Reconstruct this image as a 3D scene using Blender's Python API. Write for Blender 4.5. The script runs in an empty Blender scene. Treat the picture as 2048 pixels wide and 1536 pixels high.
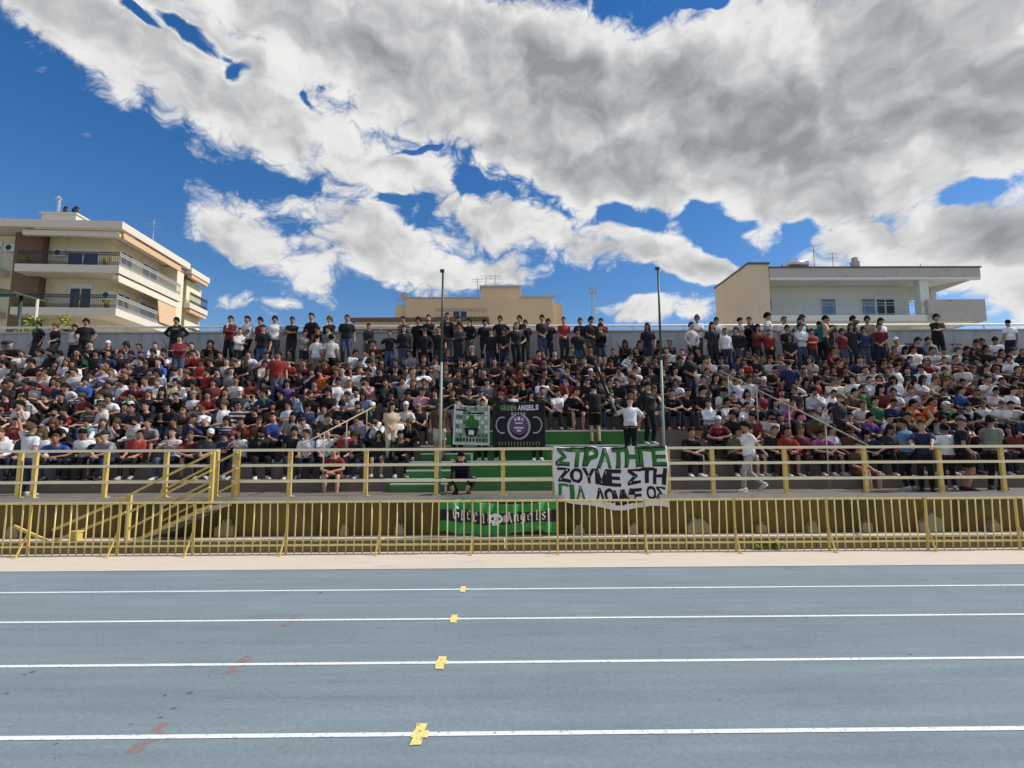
import bpy, bmesh, math, random
import numpy as np
from mathutils import Vector, Matrix, noise as mnoise

R = math.radians
rng = random.Random(7)
scene = bpy.context.scene
col = scene.collection

# ------------------------------------------------------------------ camera
CAM_H, CAM_PITCH, CAM_YAW, CAM_ROLL = 2.1, math.atan(114 / 1050), -math.atan(9 / 1050), R(-0.3)
cam_d = bpy.data.cameras.new("camera")
cam_d.sensor_width = 36.0
cam_d.lens = 36.0 * 1050 / 2048
cam_d.clip_start, cam_d.clip_end = 0.1, 6000
cam = bpy.data.objects.new("camera", cam_d)
cam.matrix_world = (Matrix.Translation((0, 0, CAM_H)) @ Matrix.Rotation(CAM_YAW, 4, 'Z')
                    @ Matrix.Rotation(math.pi / 2 + CAM_PITCH, 4, 'X') @ Matrix.Rotation(CAM_ROLL, 4, 'Z'))
col.objects.link(cam)
scene.camera = cam

# ------------------------------------------------------------------ light
SUN_AZ, SUN_EL = R(84), R(44)          # azimuth from +Y towards +X: behind the stand, to the right
sun_dir = Vector((math.sin(SUN_AZ) * math.cos(SUN_EL), math.cos(SUN_AZ) * math.cos(SUN_EL), math.sin(SUN_EL)))
sd = bpy.data.lights.new("sun", 'SUN')
sd.energy, sd.angle, sd.color = 4.3, R(0.6), (1.0, 0.955, 0.88)
sun = bpy.data.objects.new("sun", sd)
sun.rotation_euler = (-sun_dir).to_track_quat('-Z', 'Y').to_euler()
sun.location = (60, 60, 80)
col.objects.link(sun)

world = bpy.data.worlds.new("World")
scene.world = world
world.use_nodes = True
wt = world.node_tree
wt.nodes.clear()
N, LK = wt.nodes, wt.links


def wmath(op, a, b=None, c=None, clamp=False):
    n = N.new('ShaderNodeMath')
    n.operation, n.use_clamp = op, clamp
    for i, v in enumerate((a, b, c)):
        if v is None:
            continue
        if isinstance(v, (int, float)):
            n.inputs[i].default_value = v
        else:
            LK.new(v, n.inputs[i])
    return n.outputs[0]


def wrange(v, a, b, c=0.0, d=1.0, smooth=True):
    n = N.new('ShaderNodeMapRange')
    n.interpolation_type = 'SMOOTHSTEP' if smooth else 'LINEAR'
    LK.new(v, n.inputs['Value'])
    for k, q in (('From Min', a), ('From Max', b), ('To Min', c), ('To Max', d)):
        n.inputs[k].default_value = q
    return n.outputs['Result']


def wmix(f, a, b):
    n = N.new('ShaderNodeMix')
    n.data_type = 'RGBA'
    LK.new(f, n.inputs['Factor']) if not isinstance(f, float) else setattr(n.inputs['Factor'], 'default_value', f)
    for s, v in ((n.inputs[6], a), (n.inputs[7], b)):
        if isinstance(v, tuple):
            s.default_value = (*v, 1)
        else:
            LK.new(v, s)
    return n.outputs[2]


sky = N.new('ShaderNodeTexSky')
sky.sky_type = 'NISHITA'
sky.sun_disc = False
sky.sun_elevation, sky.sun_rotation = SUN_EL, SUN_AZ
sky.altitude, sky.air_density, sky.dust_density, sky.ozone_density = 100, 1.25, 0.25, 3.0
hs = N.new('ShaderNodeHueSaturation')
hs.inputs['Saturation'].default_value = 1.36
hs.inputs['Value'].default_value = 0.92
LK.new(sky.outputs[0], hs.inputs['Color'])

# clouds: a field over azimuth / elevation of the sky (degrees), broken up by noise
tc = N.new('ShaderNodeTexCoord')
sep = N.new('ShaderNodeSeparateXYZ')
LK.new(tc.outputs['Generated'], sep.inputs[0])
az = wmath('MULTIPLY', wmath('ARCTAN2', sep.outputs[0], sep.outputs[1]), 180 / math.pi)
el = wmath('MULTIPLY', wmath('ARCSINE', sep.outputs[2]), 180 / math.pi)
cmb = N.new('ShaderNodeCombineXYZ')
LK.new(az, cmb.inputs[0]); LK.new(el, cmb.inputs[1])


def wvec(op, a, b):
    n = N.new('ShaderNodeVectorMath')
    n.operation = op
    for i, v in enumerate((a, b)):
        if isinstance(v, (tuple, list)):
            n.inputs[i].default_value = v
        else:
            LK.new(v, n.inputs[i])
    return n.outputs[0]


def wnoise(vec, scale, detail, rough, dist=0.0, color=False):
    n = N.new('ShaderNodeTexNoise')
    n.noise_dimensions = '3D'
    n.inputs['Scale'].default_value = scale
    n.inputs['Detail'].default_value = detail
    n.inputs['Roughness'].default_value = rough
    n.inputs['Distortion'].default_value = dist
    LK.new(vec, n.inputs['Vector'])
    return n.outputs[1 if color else 0]


warp = wvec('MULTIPLY', wvec('SUBTRACT', wnoise(cmb.outputs[0], 0.16, 2, 0.6, color=True), (0.5, 0.5, 0.5)), (5.5, 3.6, 0))
P = wvec('ADD', cmb.outputs[0], warp)
LOBE_S = 1.06
LOBES = [(-30.0,38.0,14.0,4.5,-5,1.0),(-44.0,36.0,9.0,4.0,-5,0.9),(31.0,22.0,9.0,2.4,-12,0.5),(24.0,15.0,6.0,1.6,-10,0.5),(-9.0,17.0,6.0,1.6,-5,0.5),(-34.8,32.2,13.4,5.4,-18,1.0),(-20.6,29.9,17.3,4.9,-12,1.0),(-14.5,38.5,18.3,6.0,-12,1.1),(-0.7,36.7,23.5,8.1,-5,1.2),(13.5,32.2,20.6,8.0,-11,1.5),(33.2,30.8,17.9,9.1,-20,1.7),(44.0,28.2,11.6,8.3,-25,1.6),(26.0,25.0,17.8,3.9,-14,0.9),(7.8,27.7,13.0,3.6,-6,0.8),(-43.2,32.6,4.9,3.3,-10,0.7),(-10.9,27.9,7.3,2.0,3,0.7),(-28.7,21.0,4.9,3.7,-12,1.0),(-23.5,18.0,7.2,3.0,-20,0.9),(-16.2,21.3,6.8,4.2,-15,1.0),(-7.5,19.9,9.5,3.6,-8,0.9),(-3.0,24.3,5.6,2.5,-18,0.8),(-24.2,23.5,3.4,1.3,9,0.4),(6.0,21.9,10.4,3.2,-8,1.0),(17.9,19.6,6.6,2.9,-30,0.9),(22.3,16.9,4.8,1.7,-27,0.8),(26.7,19.6,2.0,1.5,-9,0.7),(-0.8,18.2,6.2,1.8,-1,0.7),(38.5,16.0,8.0,3.3,-7,1.2),(46.5,14.6,7.0,4.6,-15,1.3),(34.0,18.3,3.4,1.7,-10,.7),(20.5,18.0,4.5,2.2,-30,.5),(30.3,21.5,6.5,2.2,-12,0.7),(40.3,19.9,3.5,2.5,8,0.5),(45.5,10.3,3.7,2.3,-11,0.9),(17.1,13.6,6.9,1.6,-5,0.9),(-28.3,13.8,2.7,1.1,7,0.7),(-23.1,13.9,1.9,0.7,5,0.5),(-40.2,25.0,2.5,0.9,17,0.4),(-12.6,26.2,2.2,0.5,5,0.5),(-37.8,34.9,2.8,.9,-9,-1.5),(-33.0,35.1,4.8,1.0,-6,-1.6),(-29.0,33.6,2.0,1.6,-36,-1.3),(22.1,40.1,3.8,1.0,-12,-2.0),(-21.7,32.0,2.5,0.5,-44,-0.6),(-9.9,30.2,3.4,0.4,15,-0.6),(42.6,19.7,2.5,1.5,-17,-0.8),(-4.2,27.1,3.3,1.8,-25,-0.8),(14.3,23.1,4.8,1.9,-15,-0.7),(11.9,16.5,11.3,1.5,-5,-0.6),(31.9,19.6,4.4,1.1,-12,-0.7),(-40.5,20.0,9.0,5.7,14,-0.7),(-13.1,25.4,5.5,1.0,4,-0.5)]
# unseen cloud round the rest of the sky, made fuller to add fill light
crng = random.Random(3)
for i in range(16):
    a_ = 70 + i * (220 / 15)
    LOBES.append((a_ if a_ < 180 else a_ - 360, crng.uniform(20, 50), crng.uniform(16, 28), crng.uniform(8, 15), crng.uniform(-20, 20), 1.0))
sp2 = N.new('ShaderNodeSeparateXYZ')
LK.new(P, sp2.inputs[0])
PX, PY = sp2.outputs[0], sp2.outputs[1]
acc = None
for (a, e, sx, sy, ro, w) in LOBES:
    k_ = LOBE_S * (0.82 if w < 0 else 1.07 if e < 24.5 else 1.0)
    sx, sy, cr, sr = sx * k_, sy * k_, math.cos(R(ro)), math.sin(R(ro))
    u_ = wmath('MULTIPLY_ADD', PX, cr / sx, wmath('MULTIPLY_ADD', PY, sr / sx, -(a * cr + e * sr) / sx))
    v_ = wmath('MULTIPLY_ADD', PX, -sr / sy, wmath('MULTIPLY_ADD', PY, cr / sy, (a * sr - e * cr) / sy))
    r2 = wmath('MULTIPLY_ADD', u_, u_, wmath('MULTIPLY', v_, v_))
    t_ = wmath('SUBTRACT', 1.0, r2, clamp=True)
    acc = wmath('MULTIPLY', t_, w * 1.15) if acc is None else wmath('MULTIPLY_ADD', t_, w * 1.15, acc)
acc = wmath('ADD', acc, wrange(el, 40.0, 62.0, 0.0, 0.75))      # cloud deck overhead, added above the view for fill light
lob = wmath('MINIMUM', acc, 2.6)
squash = wvec('MULTIPLY', P, (1.0, 1.45, 1.0))


def billow(vec, octs):
    """sum of folded noise: round tops with creases between, like cumulus"""
    tot, out = sum(a_ for _, a_ in octs), None
    for sc_, a_ in octs:
        n_ = wmath('ABSOLUTE', wmath('MULTIPLY_ADD', wnoise(vec, sc_, 0, 0.5), 2.0, -1.0))
        out = wmath('MULTIPLY', n_, a_ / tot) if out is None else wmath('MULTIPLY_ADD', n_, a_ / tot, out)
    return out


OCT = [(0.17, 1.0), (0.36, 0.62), (0.78, 0.40), (1.7, 0.24), (3.6, 0.14)]
bl = billow(squash, OCT)
fb = wnoise(squash, 0.11, 3, 0.55)
body = wmath('ADD', lob, wmath('MULTIPLY', wmath('SUBTRACT', fb, 0.5), 1.5))
D = wmath('ADD', body, wmath('MULTIPLY', wmath('SUBTRACT', bl, 0.27), 2.3))
D = wmath('ADD', D, -0.24)
alpha = wrange(D, -0.12, 0.58)
sh1 = wnoise(squash, 0.10, 5, 0.55)
sh2 = wnoise(wvec('ADD', squash, (1.5, 2.2, 0)), 0.10, 4, 0.55)      # a step towards the sun
thick = wrange(wmath('MULTIPLY_ADD', wmath('SUBTRACT', sh1, 0.5), 2.9, lob), 0.25, 3.1, smooth=False)
shade = wmath('MULTIPLY_ADD', thick, 0.85, wmath('MULTIPLY', wmath('SUBTRACT', sh2, sh1), 2.4))
shade = wmath('MULTIPLY_ADD', wmath('SUBTRACT', 0.27, bl), 0.35, shade)
shade = wmath('ADD', shade, 0.02, clamp=True)
ramp = N.new('ShaderNodeValToRGB')
LK.new(shade, ramp.inputs[0])
els = ramp.color_ramp.elements
els[0].position, els[0].color = 0.0, (8.6, 8.55, 8.4, 1)
els[1].position, els[1].color = 1.0, (2.9, 3.05, 3.25, 1)
for pos, c in ((0.25, (7.7, 7.7, 7.65)), (0.5, (5.6, 5.7, 5.8)), (0.75, (4.1, 4.25, 4.45))):
    q = els.new(pos); q.color = (*c, 1)
blue = wvec('MULTIPLY', hs.outputs[0], (1.14, 1.06, 1.22))
skycol = wmix(alpha, blue, ramp.outputs[0])
bg = N.new('ShaderNodeBackground')
LK.new(skycol, bg.inputs['Color'])
bg.inputs['Strength'].default_value = 0.1
wo = N.new('ShaderNodeOutputWorld')
LK.new(bg.outputs[0], wo.inputs[0])
world.cycles.sampling_method = 'MANUAL'
world.cycles.sample_map_resolution = 256

scene.view_settings.view_transform = 'Standard'
scene.view_settings.look = 'None'
scene.view_settings.exposure = 0.0
scene.view_settings.gamma = 1.0
scene.view_settings.use_curve_mapping = False
scene.render.engine = 'CYCLES'
scene.cycles.max_bounces = 5
scene.cycles.diffuse_bounces = 3
scene.cycles.use_denoising = True
scene.cycles.use_adaptive_sampling = True
scene.cycles.adaptive_threshold = 0.015

CAM_R = cam.matrix_world.to_3x3()


def at(px, py, d):
    """point on the vertical plane y = d that the photograph shows at (px, py)"""
    v = CAM_R @ Vector(((px - 1024) / 1050, (768 - py) / 1050, -1))
    return Vector((0, 0, CAM_H)) + v * (d / v.y)


def X(px, d, py=900):
    return at(px, py, d).x


def Z(py, d, px=1000):
    return at(px, py, d).z

# ------------------------------------------------------------------ materials
MATS = {}


def mat(name, color, rough=0.7, var=0.12, scale=6.0, bump=0.0, bscale=40.0, metal=0.0, color2=None, spec=0.3,
        stain=None, stain_scale=1.2, coords='Object', stretch=(1, 1, 1), stain_lo=0.55, stain_hi=0.75):
    if name in MATS:
        return MATS[name]
    m = bpy.data.materials.new(name)
    m.use_nodes = True
    nt = m.node_tree
    b = nt.nodes['Principled BSDF']
    b.inputs['Roughness'].default_value = rough
    b.inputs['Metallic'].default_value = metal
    b.inputs['Specular IOR Level'].default_value = spec
    tcn = nt.nodes.new('ShaderNodeTexCoord')
    mp = nt.nodes.new('ShaderNodeMapping')
    mp.inputs['Scale'].default_value = stretch
    nt.links.new(tcn.outputs[coords], mp.inputs[0])

    def nz(sc, det=5, ro=0.6):
        n = nt.nodes.new('ShaderNodeTexNoise')
        n.inputs['Scale'].default_value = sc
        n.inputs['Detail'].default_value = det
        n.inputs['Roughness'].default_value = ro
        nt.links.new(mp.outputs[0], n.inputs['Vector'])
        return n.outputs[0]

    def mixc(f, a, c):
        x = nt.nodes.new('ShaderNodeMix')
        x.data_type = 'RGBA'
        nt.links.new(f, x.inputs['Factor'])
        for s, v in ((x.inputs[6], a), (x.inputs[7], c)):
            if isinstance(v, tuple):
                s.default_value = (*v, 1)
            else:
                nt.links.new(v, s)
        return x.outputs[2]

    lo = tuple(max(0, c * (1 - var)) for c in color)
    hi = tuple(min(1, c * (1 + var)) for c in (color2 or color))
    c = mixc(nz(scale), lo, hi)
    if stain:
        r = nt.nodes.new('ShaderNodeMapRange')
        r.interpolation_type = 'SMOOTHSTEP'
        nt.links.new(nz(stain_scale, 7, 0.65), r.inputs[0])
        r.inputs[1].default_value, r.inputs[2].default_value = stain_lo, stain_hi
        c = mixc(r.outputs[0], c, stain)
    nt.links.new(c, b.inputs['Base Color'])
    if bump:
        bn = nt.nodes.new('ShaderNodeBump')
        bn.inputs['Strength'].default_value = bump
        bn.inputs['Distance'].default_value = 0.02
        nt.links.new(nz(bscale, 4), bn.inputs['Height'])
        nt.links.new(bn.outputs[0], b.inputs['Normal'])
    MATS[name] = m
    return m


def object_colour_mat(name, rough, attr=None, bump=0.0, bscale=30, spec=0.25, prints=False, var=0.25):
    m = bpy.data.materials.new(name)
    m.use_nodes = True
    nt = m.node_tree
    b = nt.nodes['Principled BSDF']
    b.inputs['Roughness'].default_value = rough
    b.inputs['Specular IOR Level'].default_value = spec
    tcn = nt.nodes.new('ShaderNodeTexCoord')
    if attr:
        src = nt.nodes.new('ShaderNodeAttribute')
        src.attribute_name = attr
        c = src.outputs['Color']
    else:
        src = nt.nodes.new('ShaderNodeObjectInfo')
        c = src.outputs['Color']

    def math_(op, a, v=None):
        n = nt.nodes.new('ShaderNodeMath')
        n.operation = op
        nt.links.new(a, n.inputs[0])
        if isinstance(v, (int, float)):
            n.inputs[1].default_value = v
        elif v is not None:
            nt.links.new(v, n.inputs[1])
        return n.outputs[0]

    nzn = nt.nodes.new('ShaderNodeTexNoise')
    nzn.inputs['Scale'].default_value = bscale * 0.4
    nzn.inputs['Detail'].default_value = 3
    nt.links.new(tcn.outputs['Object'], nzn.inputs['Vector'])
    mr = nt.nodes.new('ShaderNodeMapRange')
    nt.links.new(nzn.outputs[0], mr.inputs[0])
    mr.inputs[1].default_value, mr.inputs[2].default_value = 0.3, 0.7
    mr.inputs[3].default_value, mr.inputs[4].default_value = 1 - var, 1 + var
    mul = nt.nodes.new('ShaderNodeVectorMath')
    mul.operation = 'SCALE'
    nt.links.new(c, mul.inputs[0])
    nt.links.new(mr.outputs[0], mul.inputs['Scale'])
    c = mul.outputs[0]
    if prints:
        # woven stripes on some shirts and a plain printed patch on the chest of others
        sp = nt.nodes.new('ShaderNodeSeparateXYZ')
        nt.links.new(tcn.outputs['Generated'], sp.inputs[0])
        rnd = src.outputs['Random']
        str_on = math_('GREATER_THAN', rnd, 0.955)
        wave = math_('GREATER_THAN', math_('SINE', math_('MULTIPLY', sp.outputs[2], 46.0)), 0.25)
        patch_on = math_('LESS_THAN', rnd, 0.2)
        px_ = math_('LESS_THAN', math_('ABSOLUTE', math_('SUBTRACT', sp.outputs[0], 0.5)), 0.13)
        pz_ = math_('LESS_THAN', math_('ABSOLUTE', math_('SUBTRACT', sp.outputs[2], 0.66)), 0.06)
        py_ = math_('LESS_THAN', sp.outputs[1], 0.5)
        vn = nt.nodes.new('ShaderNodeTexVoronoi')
        vn.inputs['Scale'].default_value = 38
        nt.links.new(tcn.outputs['Object'], vn.inputs['Vector'])
        ink = math_('LESS_THAN', vn.outputs['Distance'], 0.42)
        f = math_('MULTIPLY', math_('MULTIPLY', math_('MULTIPLY', px_, pz_), math_('MULTIPLY', py_, ink)), patch_on)
        f2 = math_('MULTIPLY', str_on, wave)
        x = nt.nodes.new('ShaderNodeMix')
        x.data_type = 'RGBA'
        nt.links.new(math_('MAXIMUM', f, f2), x.inputs['Factor'])
        nt.links.new(c, x.inputs[6])
        x.inputs[7].default_value = (0.30, 0.29, 0.29, 1)
        c = x.outputs[2]
    nt.links.new(c, b.inputs['Base Color'])
    if bump:
        bn = nt.nodes.new('ShaderNodeBump')
        bn.inputs['Strength'].default_value = bump
        bn.inputs['Distance'].default_value = 0.03
        n2 = nt.nodes.new('ShaderNodeTexNoise')
        n2.inputs['Scale'].default_value = bscale
        n2.inputs['Detail'].default_value = 3
        nt.links.new(tcn.outputs['Object'], n2.inputs['Vector'])
        nt.links.new(n2.outputs[0], bn.inputs['Height'])
        nt.links.new(bn.outputs[0], b.inputs['Normal'])
    MATS[name] = m
    return m


M_TRACK = mat('track_rubber', (0.176, 0.226, 0.258), 0.92, 0.08, 0.9, bump=0.25, bscale=160, color2=(0.194, 0.243, 0.273),
              stain=(0.158, 0.206, 0.238), stain_scale=0.55, spec=0.15)
# rubber grain, faint roller bands along the lanes and old drips on top of the base colour
_nt = M_TRACK.node_tree
_b = _nt.nodes['Principled BSDF']
_base = _b.inputs['Base Color'].links[0].from_socket
_tc = [n for n in _nt.nodes if n.type == 'TEX_COORD'][0]
_acc = None
for _st, _sc, _de, _lo, _hi in (((1, 1, 1), 95, 2, .86, 1.14), ((.25, 3.0, 1), 2.2, 3, .91, 1.09), ((1, 1, 1), 22.0, 5, .91, 1.09), ((.02, 1, 1), .9, 2, .93, 1.07)):
    _mp = _nt.nodes.new('ShaderNodeMapping'); _mp.inputs['Scale'].default_value = _st
    _nt.links.new(_tc.outputs['Object'], _mp.inputs[0])
    _n = _nt.nodes.new('ShaderNodeTexNoise'); _n.inputs['Scale'].default_value = _sc; _n.inputs['Detail'].default_value = _de
    _nt.links.new(_mp.outputs[0], _n.inputs['Vector'])
    _r = _nt.nodes.new('ShaderNodeMapRange'); _nt.links.new(_n.outputs[0], _r.inputs[0])
    _r.inputs[1].default_value, _r.inputs[2].default_value, _r.inputs[3].default_value, _r.inputs[4].default_value = .3, .7, _lo, _hi
    _v = _nt.nodes.new('ShaderNodeVectorMath'); _v.operation = 'SCALE'
    _nt.links.new(_acc or _base, _v.inputs[0]); _nt.links.new(_r.outputs[0], _v.inputs['Scale'])
    _acc = _v.outputs[0]
_nt.links.new(_acc, _b.inputs['Base Color'])
M_LINE = mat('line_paint', (0.70, 0.73, 0.73), 0.8, 0.12, 3.0, stain=(0.30, 0.36, 0.40), stain_scale=26, stain_lo=0.55, stain_hi=0.66)
M_YMARK = mat('yellow_paint', (0.76, 0.62, 0.22), 0.8, 0.12, 12, stain=(0.6, 0.58, 0.42), stain_scale=14)
M_RMARK = mat('faded_red_paint', (0.44, 0.19, 0.14), 0.85, 0.2, 10)
M_SCUFF = mat('scuff', (0.09, 0.115, 0.125), 0.9, 0.2, 10)


def worn(m, scale, lo, hi, top=1.0):
    """paint or dirt that has worn through in patches"""
    nt = m.node_tree
    out, b = nt.nodes['Material Output'], nt.nodes['Principled BSDF']
    tcn = [n for n in nt.nodes if n.type == 'TEX_COORD'][0]
    n = nt.nodes.new('ShaderNodeTexNoise')
    n.inputs['Scale'].default_value, n.inputs['Detail'].default_value = scale, 6
    nt.links.new(tcn.outputs['Object'], n.inputs['Vector'])
    r = nt.nodes.new('ShaderNodeMapRange')
    nt.links.new(n.outputs[0], r.inputs[0])
    r.inputs[1].default_value, r.inputs[2].default_value, r.inputs[4].default_value = lo, hi, top
    t = nt.nodes.new('ShaderNodeBsdfTransparent')
    x = nt.nodes.new('ShaderNodeMixShader')
    nt.links.new(r.outputs[0], x.inputs[0]); nt.links.new(t.outputs[0], x.inputs[1]); nt.links.new(b.outputs[0], x.inputs[2])
    nt.links.new(x.outputs[0], out.inputs['Surface'])


worn(M_RMARK, 14, .40, .70, .75)
worn(M_SCUFF, 18, .36, .60, .8)
worn(M_YMARK, 22, .28, .42, 1.0)
M_PAVE = mat('pale_concrete', (0.58, 0.505, 0.42), 0.9, 0.10, 1.4, bump=0.3, bscale=60, stain=(0.46, 0.40, 0.33), stain_scale=2.2, stretch=(.5, 1.5, 1))
M_GROUND = mat('ground_soil', (0.30, 0.26, 0.19), 0.95, 0.2, 0.5, bump=0.3, bscale=20)
M_KERB = mat('old_concrete', (0.20, 0.165, 0.085), 0.9, 0.22, 5, bump=0.5, bscale=30, stain=(0.10, 0.08, 0.045), stain_scale=3)
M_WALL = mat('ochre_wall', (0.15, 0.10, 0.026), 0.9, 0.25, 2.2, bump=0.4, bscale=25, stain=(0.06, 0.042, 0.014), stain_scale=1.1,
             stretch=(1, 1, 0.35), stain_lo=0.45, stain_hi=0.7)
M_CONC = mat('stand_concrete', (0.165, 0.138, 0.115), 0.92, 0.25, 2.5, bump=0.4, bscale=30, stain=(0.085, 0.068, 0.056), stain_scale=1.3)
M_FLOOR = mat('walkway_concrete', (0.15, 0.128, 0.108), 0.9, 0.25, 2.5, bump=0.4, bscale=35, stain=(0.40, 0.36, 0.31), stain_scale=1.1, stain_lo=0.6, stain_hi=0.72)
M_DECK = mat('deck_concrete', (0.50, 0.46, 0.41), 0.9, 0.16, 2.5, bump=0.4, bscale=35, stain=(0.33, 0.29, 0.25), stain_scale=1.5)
M_STUB = mat('grey_render', (0.26, 0.22, 0.14), 0.95, 0.25, 9, bump=0.6, bscale=30)
M_BACK = mat('grey_back_wall', (0.43, 0.44, 0.45), 0.9, 0.12, 2.0, bump=0.3, bscale=30, stain=(0.29, 0.29, 0.30), stain_scale=2.2, stretch=(2.2, 1, .25), stain_lo=0.48, stain_hi=0.7)
M_GREEN = mat('green_paint', (0.07, 0.20, 0.055), 0.75, 0.18, 4, bump=0.2, bscale=40, stain=(0.075, 0.13, 0.06), stain_scale=2.5)
M_WHITE = mat('white_edge_paint', (0.72, 0.72, 0.68), 0.75, 0.1, 8, stain=(0.5, 0.5, 0.46), stain_scale=6)
M_YEL = mat('yellow_rail_paint', (0.66, 0.48, 0.14), 0.45, 0.14, 5, bump=0.15, bscale=60, stain=(0.30, 0.18, 0.07), stain_scale=9, stain_lo=0.56, stain_hi=0.72, spec=0.5)
M_BAR = mat('pale_yellow_bar', (0.82, 0.65, 0.26), 0.45, 0.12, 8, stain=(0.36, 0.23, 0.10), stain_scale=11, stain_lo=0.56, stain_hi=0.74, spec=0.5)
M_RAIL = mat('highlit_rail_paint', (0.84, 0.74, 0.52), 0.4, 0.10, 5, stain=(0.5, 0.36, 0.18), stain_scale=10, stain_lo=0.6, stain_hi=0.78, spec=0.5)  # sky and sun highlight on the yellow rails, put into a paler base colour
M_PIPE = mat('galvanised_pipe', (0.55, 0.57, 0.58), 0.4, 0.1, 6, metal=0.4)
M_POLE = mat('dark_green_pole', (0.035, 0.06, 0.045), 0.45, 0.2, 8, spec=0.5)
M_POLE2 = mat('pale_grey_green_pole', (0.30, 0.36, 0.32), 0.5, 0.2, 8)
M_BLACKLET = mat('black_lettering', (0.03, 0.03, 0.035), 0.8, 0.2, 8)


# ------------------------------------------------------------------ mesh helpers
class MB:
    def __init__(s):
        s.v, s.f, s.m = [], [], []

    def add(s, vs, fs, mi=0):
        o = len(s.v)
        s.v += [tuple(q) for q in vs]
        s.f += [tuple(i + o for i in f) for f in fs]
        s.m += [mi] * len(fs)
        return s

    def box(s, x0, x1, y0, y1, z0, z1, mi=0):
        return s.add([(x0, y0, z0), (x1, y0, z0), (x1, y1, z0), (x0, y1, z0), (x0, y0, z1), (x1, y0, z1), (x1, y1, z1), (x0, y1, z1)],
                     [(0, 3, 2, 1), (4, 5, 6, 7), (0, 1, 5, 4), (1, 2, 6, 5), (2, 3, 7, 6), (3, 0, 4, 7)], mi)

    def tube(s, p0, p1, r0, r1=None, n=8, mi=0, caps=True):
        p0, p1 = Vector(p0), Vector(p1)
        r1 = r0 if r1 is None else r1
        d = (p1 - p0).normalized()
        a = d.orthogonal().normalized()
        b = d.cross(a)
        vs = [p + (a * math.cos(t) + b * math.sin(t)) * r for p, r in ((p0, r0), (p1, r1))
              for t in (2 * math.pi * i / n for i in range(n))]
        fs = [(i, (i + 1) % n, n + (i + 1) % n, n + i) for i in range(n)]
        if caps:
            fs += [tuple(range(n - 1, -1, -1)), tuple(range(n, 2 * n))]
        return s.add(vs, fs, mi)

    def beam(s, p0, p1, w, h, mi=0):
        """square bar: w across, h upwards"""
        p0, p1 = Vector(p0), Vector(p1)
        d = (p1 - p0).normalized()
        up = Vector((0, 0, 1)) if abs(d.z) < 0.95 else Vector((0, 1, 0))
        a = d.cross(up).normalized()
        b = a.cross(d)
        q = [(-1, -1), (1, -1), (1, 1), (-1, 1)]
        vs = [p + a * (i * w / 2) + b * (j * h / 2) for p in (p0, p1) for i, j in q]
        return s.add(vs, [(0, 1, 2, 3), (7, 6, 5, 4), (0, 4, 5, 1), (1, 5, 6, 2), (2, 6, 7, 3), (3, 7, 4, 0)], mi)

    def prism(s, pts, y0, y1, mi=0):
        """polygon in (x, z), extruded from y0 to y1"""
        n = len(pts)
        vs = [(x, y0, z) for x, z in pts] + [(x, y1, z) for x, z in pts]
        fs = [tuple(range(n)), tuple(range(2 * n - 1, n - 1, -1))] + [(i, i + n, (i + 1) % n + n, (i + 1) % n) for i in range(n)]
        return s.add(vs, fs, mi)

    def loft(s, rings, mi=0, caps=True):
        """rings: lists of points of equal length"""
        n = len(rings[0])
        vs = [p for r in rings for p in r]
        fs = [(k * n + i, k * n + (i + 1) % n, (k + 1) * n + (i + 1) % n, (k + 1) * n + i) for k in range(len(rings) - 1) for i in range(n)]
        if caps:
            fs += [tuple(range(n - 1, -1, -1)), tuple((len(rings) - 1) * n + i for i in range(n))]
        return s.add(vs, fs, mi)

    def mesh(s, name, mats, smooth=False):
        me = bpy.data.meshes.new(name)
        me.from_pydata(s.v, [], s.f)
        for m in (mats if isinstance(mats, (list, tuple)) else [mats]):
            me.materials.append(m)
        me.polygons.foreach_set('material_index', s.m)
        bm = bmesh.new(); bm.from_mesh(me)
        bmesh.ops.recalc_face_normals(bm, faces=bm.faces)
        bm.to_mesh(me); bm.free()
        if smooth:
            me.polygons.foreach_set('use_smooth', [True] * len(me.polygons))
        me.update()
        return me

    def build(s, name, mats, parent=None, smooth=False, loc=None):
        return link(name, s.mesh(name, mats, smooth), parent, loc)


def link(name, data, parent=None, loc=None):
    o = bpy.data.objects.new(name, data)
    col.objects.link(o)
    if parent is not None:
        o.parent = parent
    if loc is not None:
        o.location = loc
    return o


def thing(name, label, cat, loc=(0, 0, 0), rz=0.0, group=None):
    o = bpy.data.objects.new(name, None)
    o.empty_display_size = 0.2
    col.objects.link(o)
    o.location = loc
    o.rotation_euler = (0, 0, rz)
    return tag(o, label, cat, group)


def tag(o, label=None, cat=None, group=None, kind=None):
    if label: o['label'] = label
    if cat: o['category'] = cat
    if group: o['group'] = group
    if kind: o['kind'] = kind
    return o


# modifiers are evaluated in a small scratch scene, which is removed at the end
scratch = bpy.data.scenes.new('scratch')
svl = scratch.view_layers[0]


def evaluated(ob):
    svl.update()
    return bpy.data.meshes.new_from_object(ob.evaluated_get(svl.depsgraph))


# ------------------------------------------------------------------ ground, track, pavement
def sheet(name, x0, x1, y0, y1, z, m, parent=None, nx=1, ny=1):
    b = MB()
    for i in range(nx):
        for j in range(ny):
            xa, xb = x0 + (x1 - x0) * i / nx, x0 + (x1 - x0) * (i + 1) / nx
            ya, yb = y0 + (y1 - y0) * j / ny, y0 + (y1 - y0) * (j + 1) / ny
            b.add([(xa, ya, z), (xb, ya, z), (xb, yb, z), (xa, yb, z)], [(0, 1, 2, 3)])
    return b.build(name, m, parent)


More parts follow.
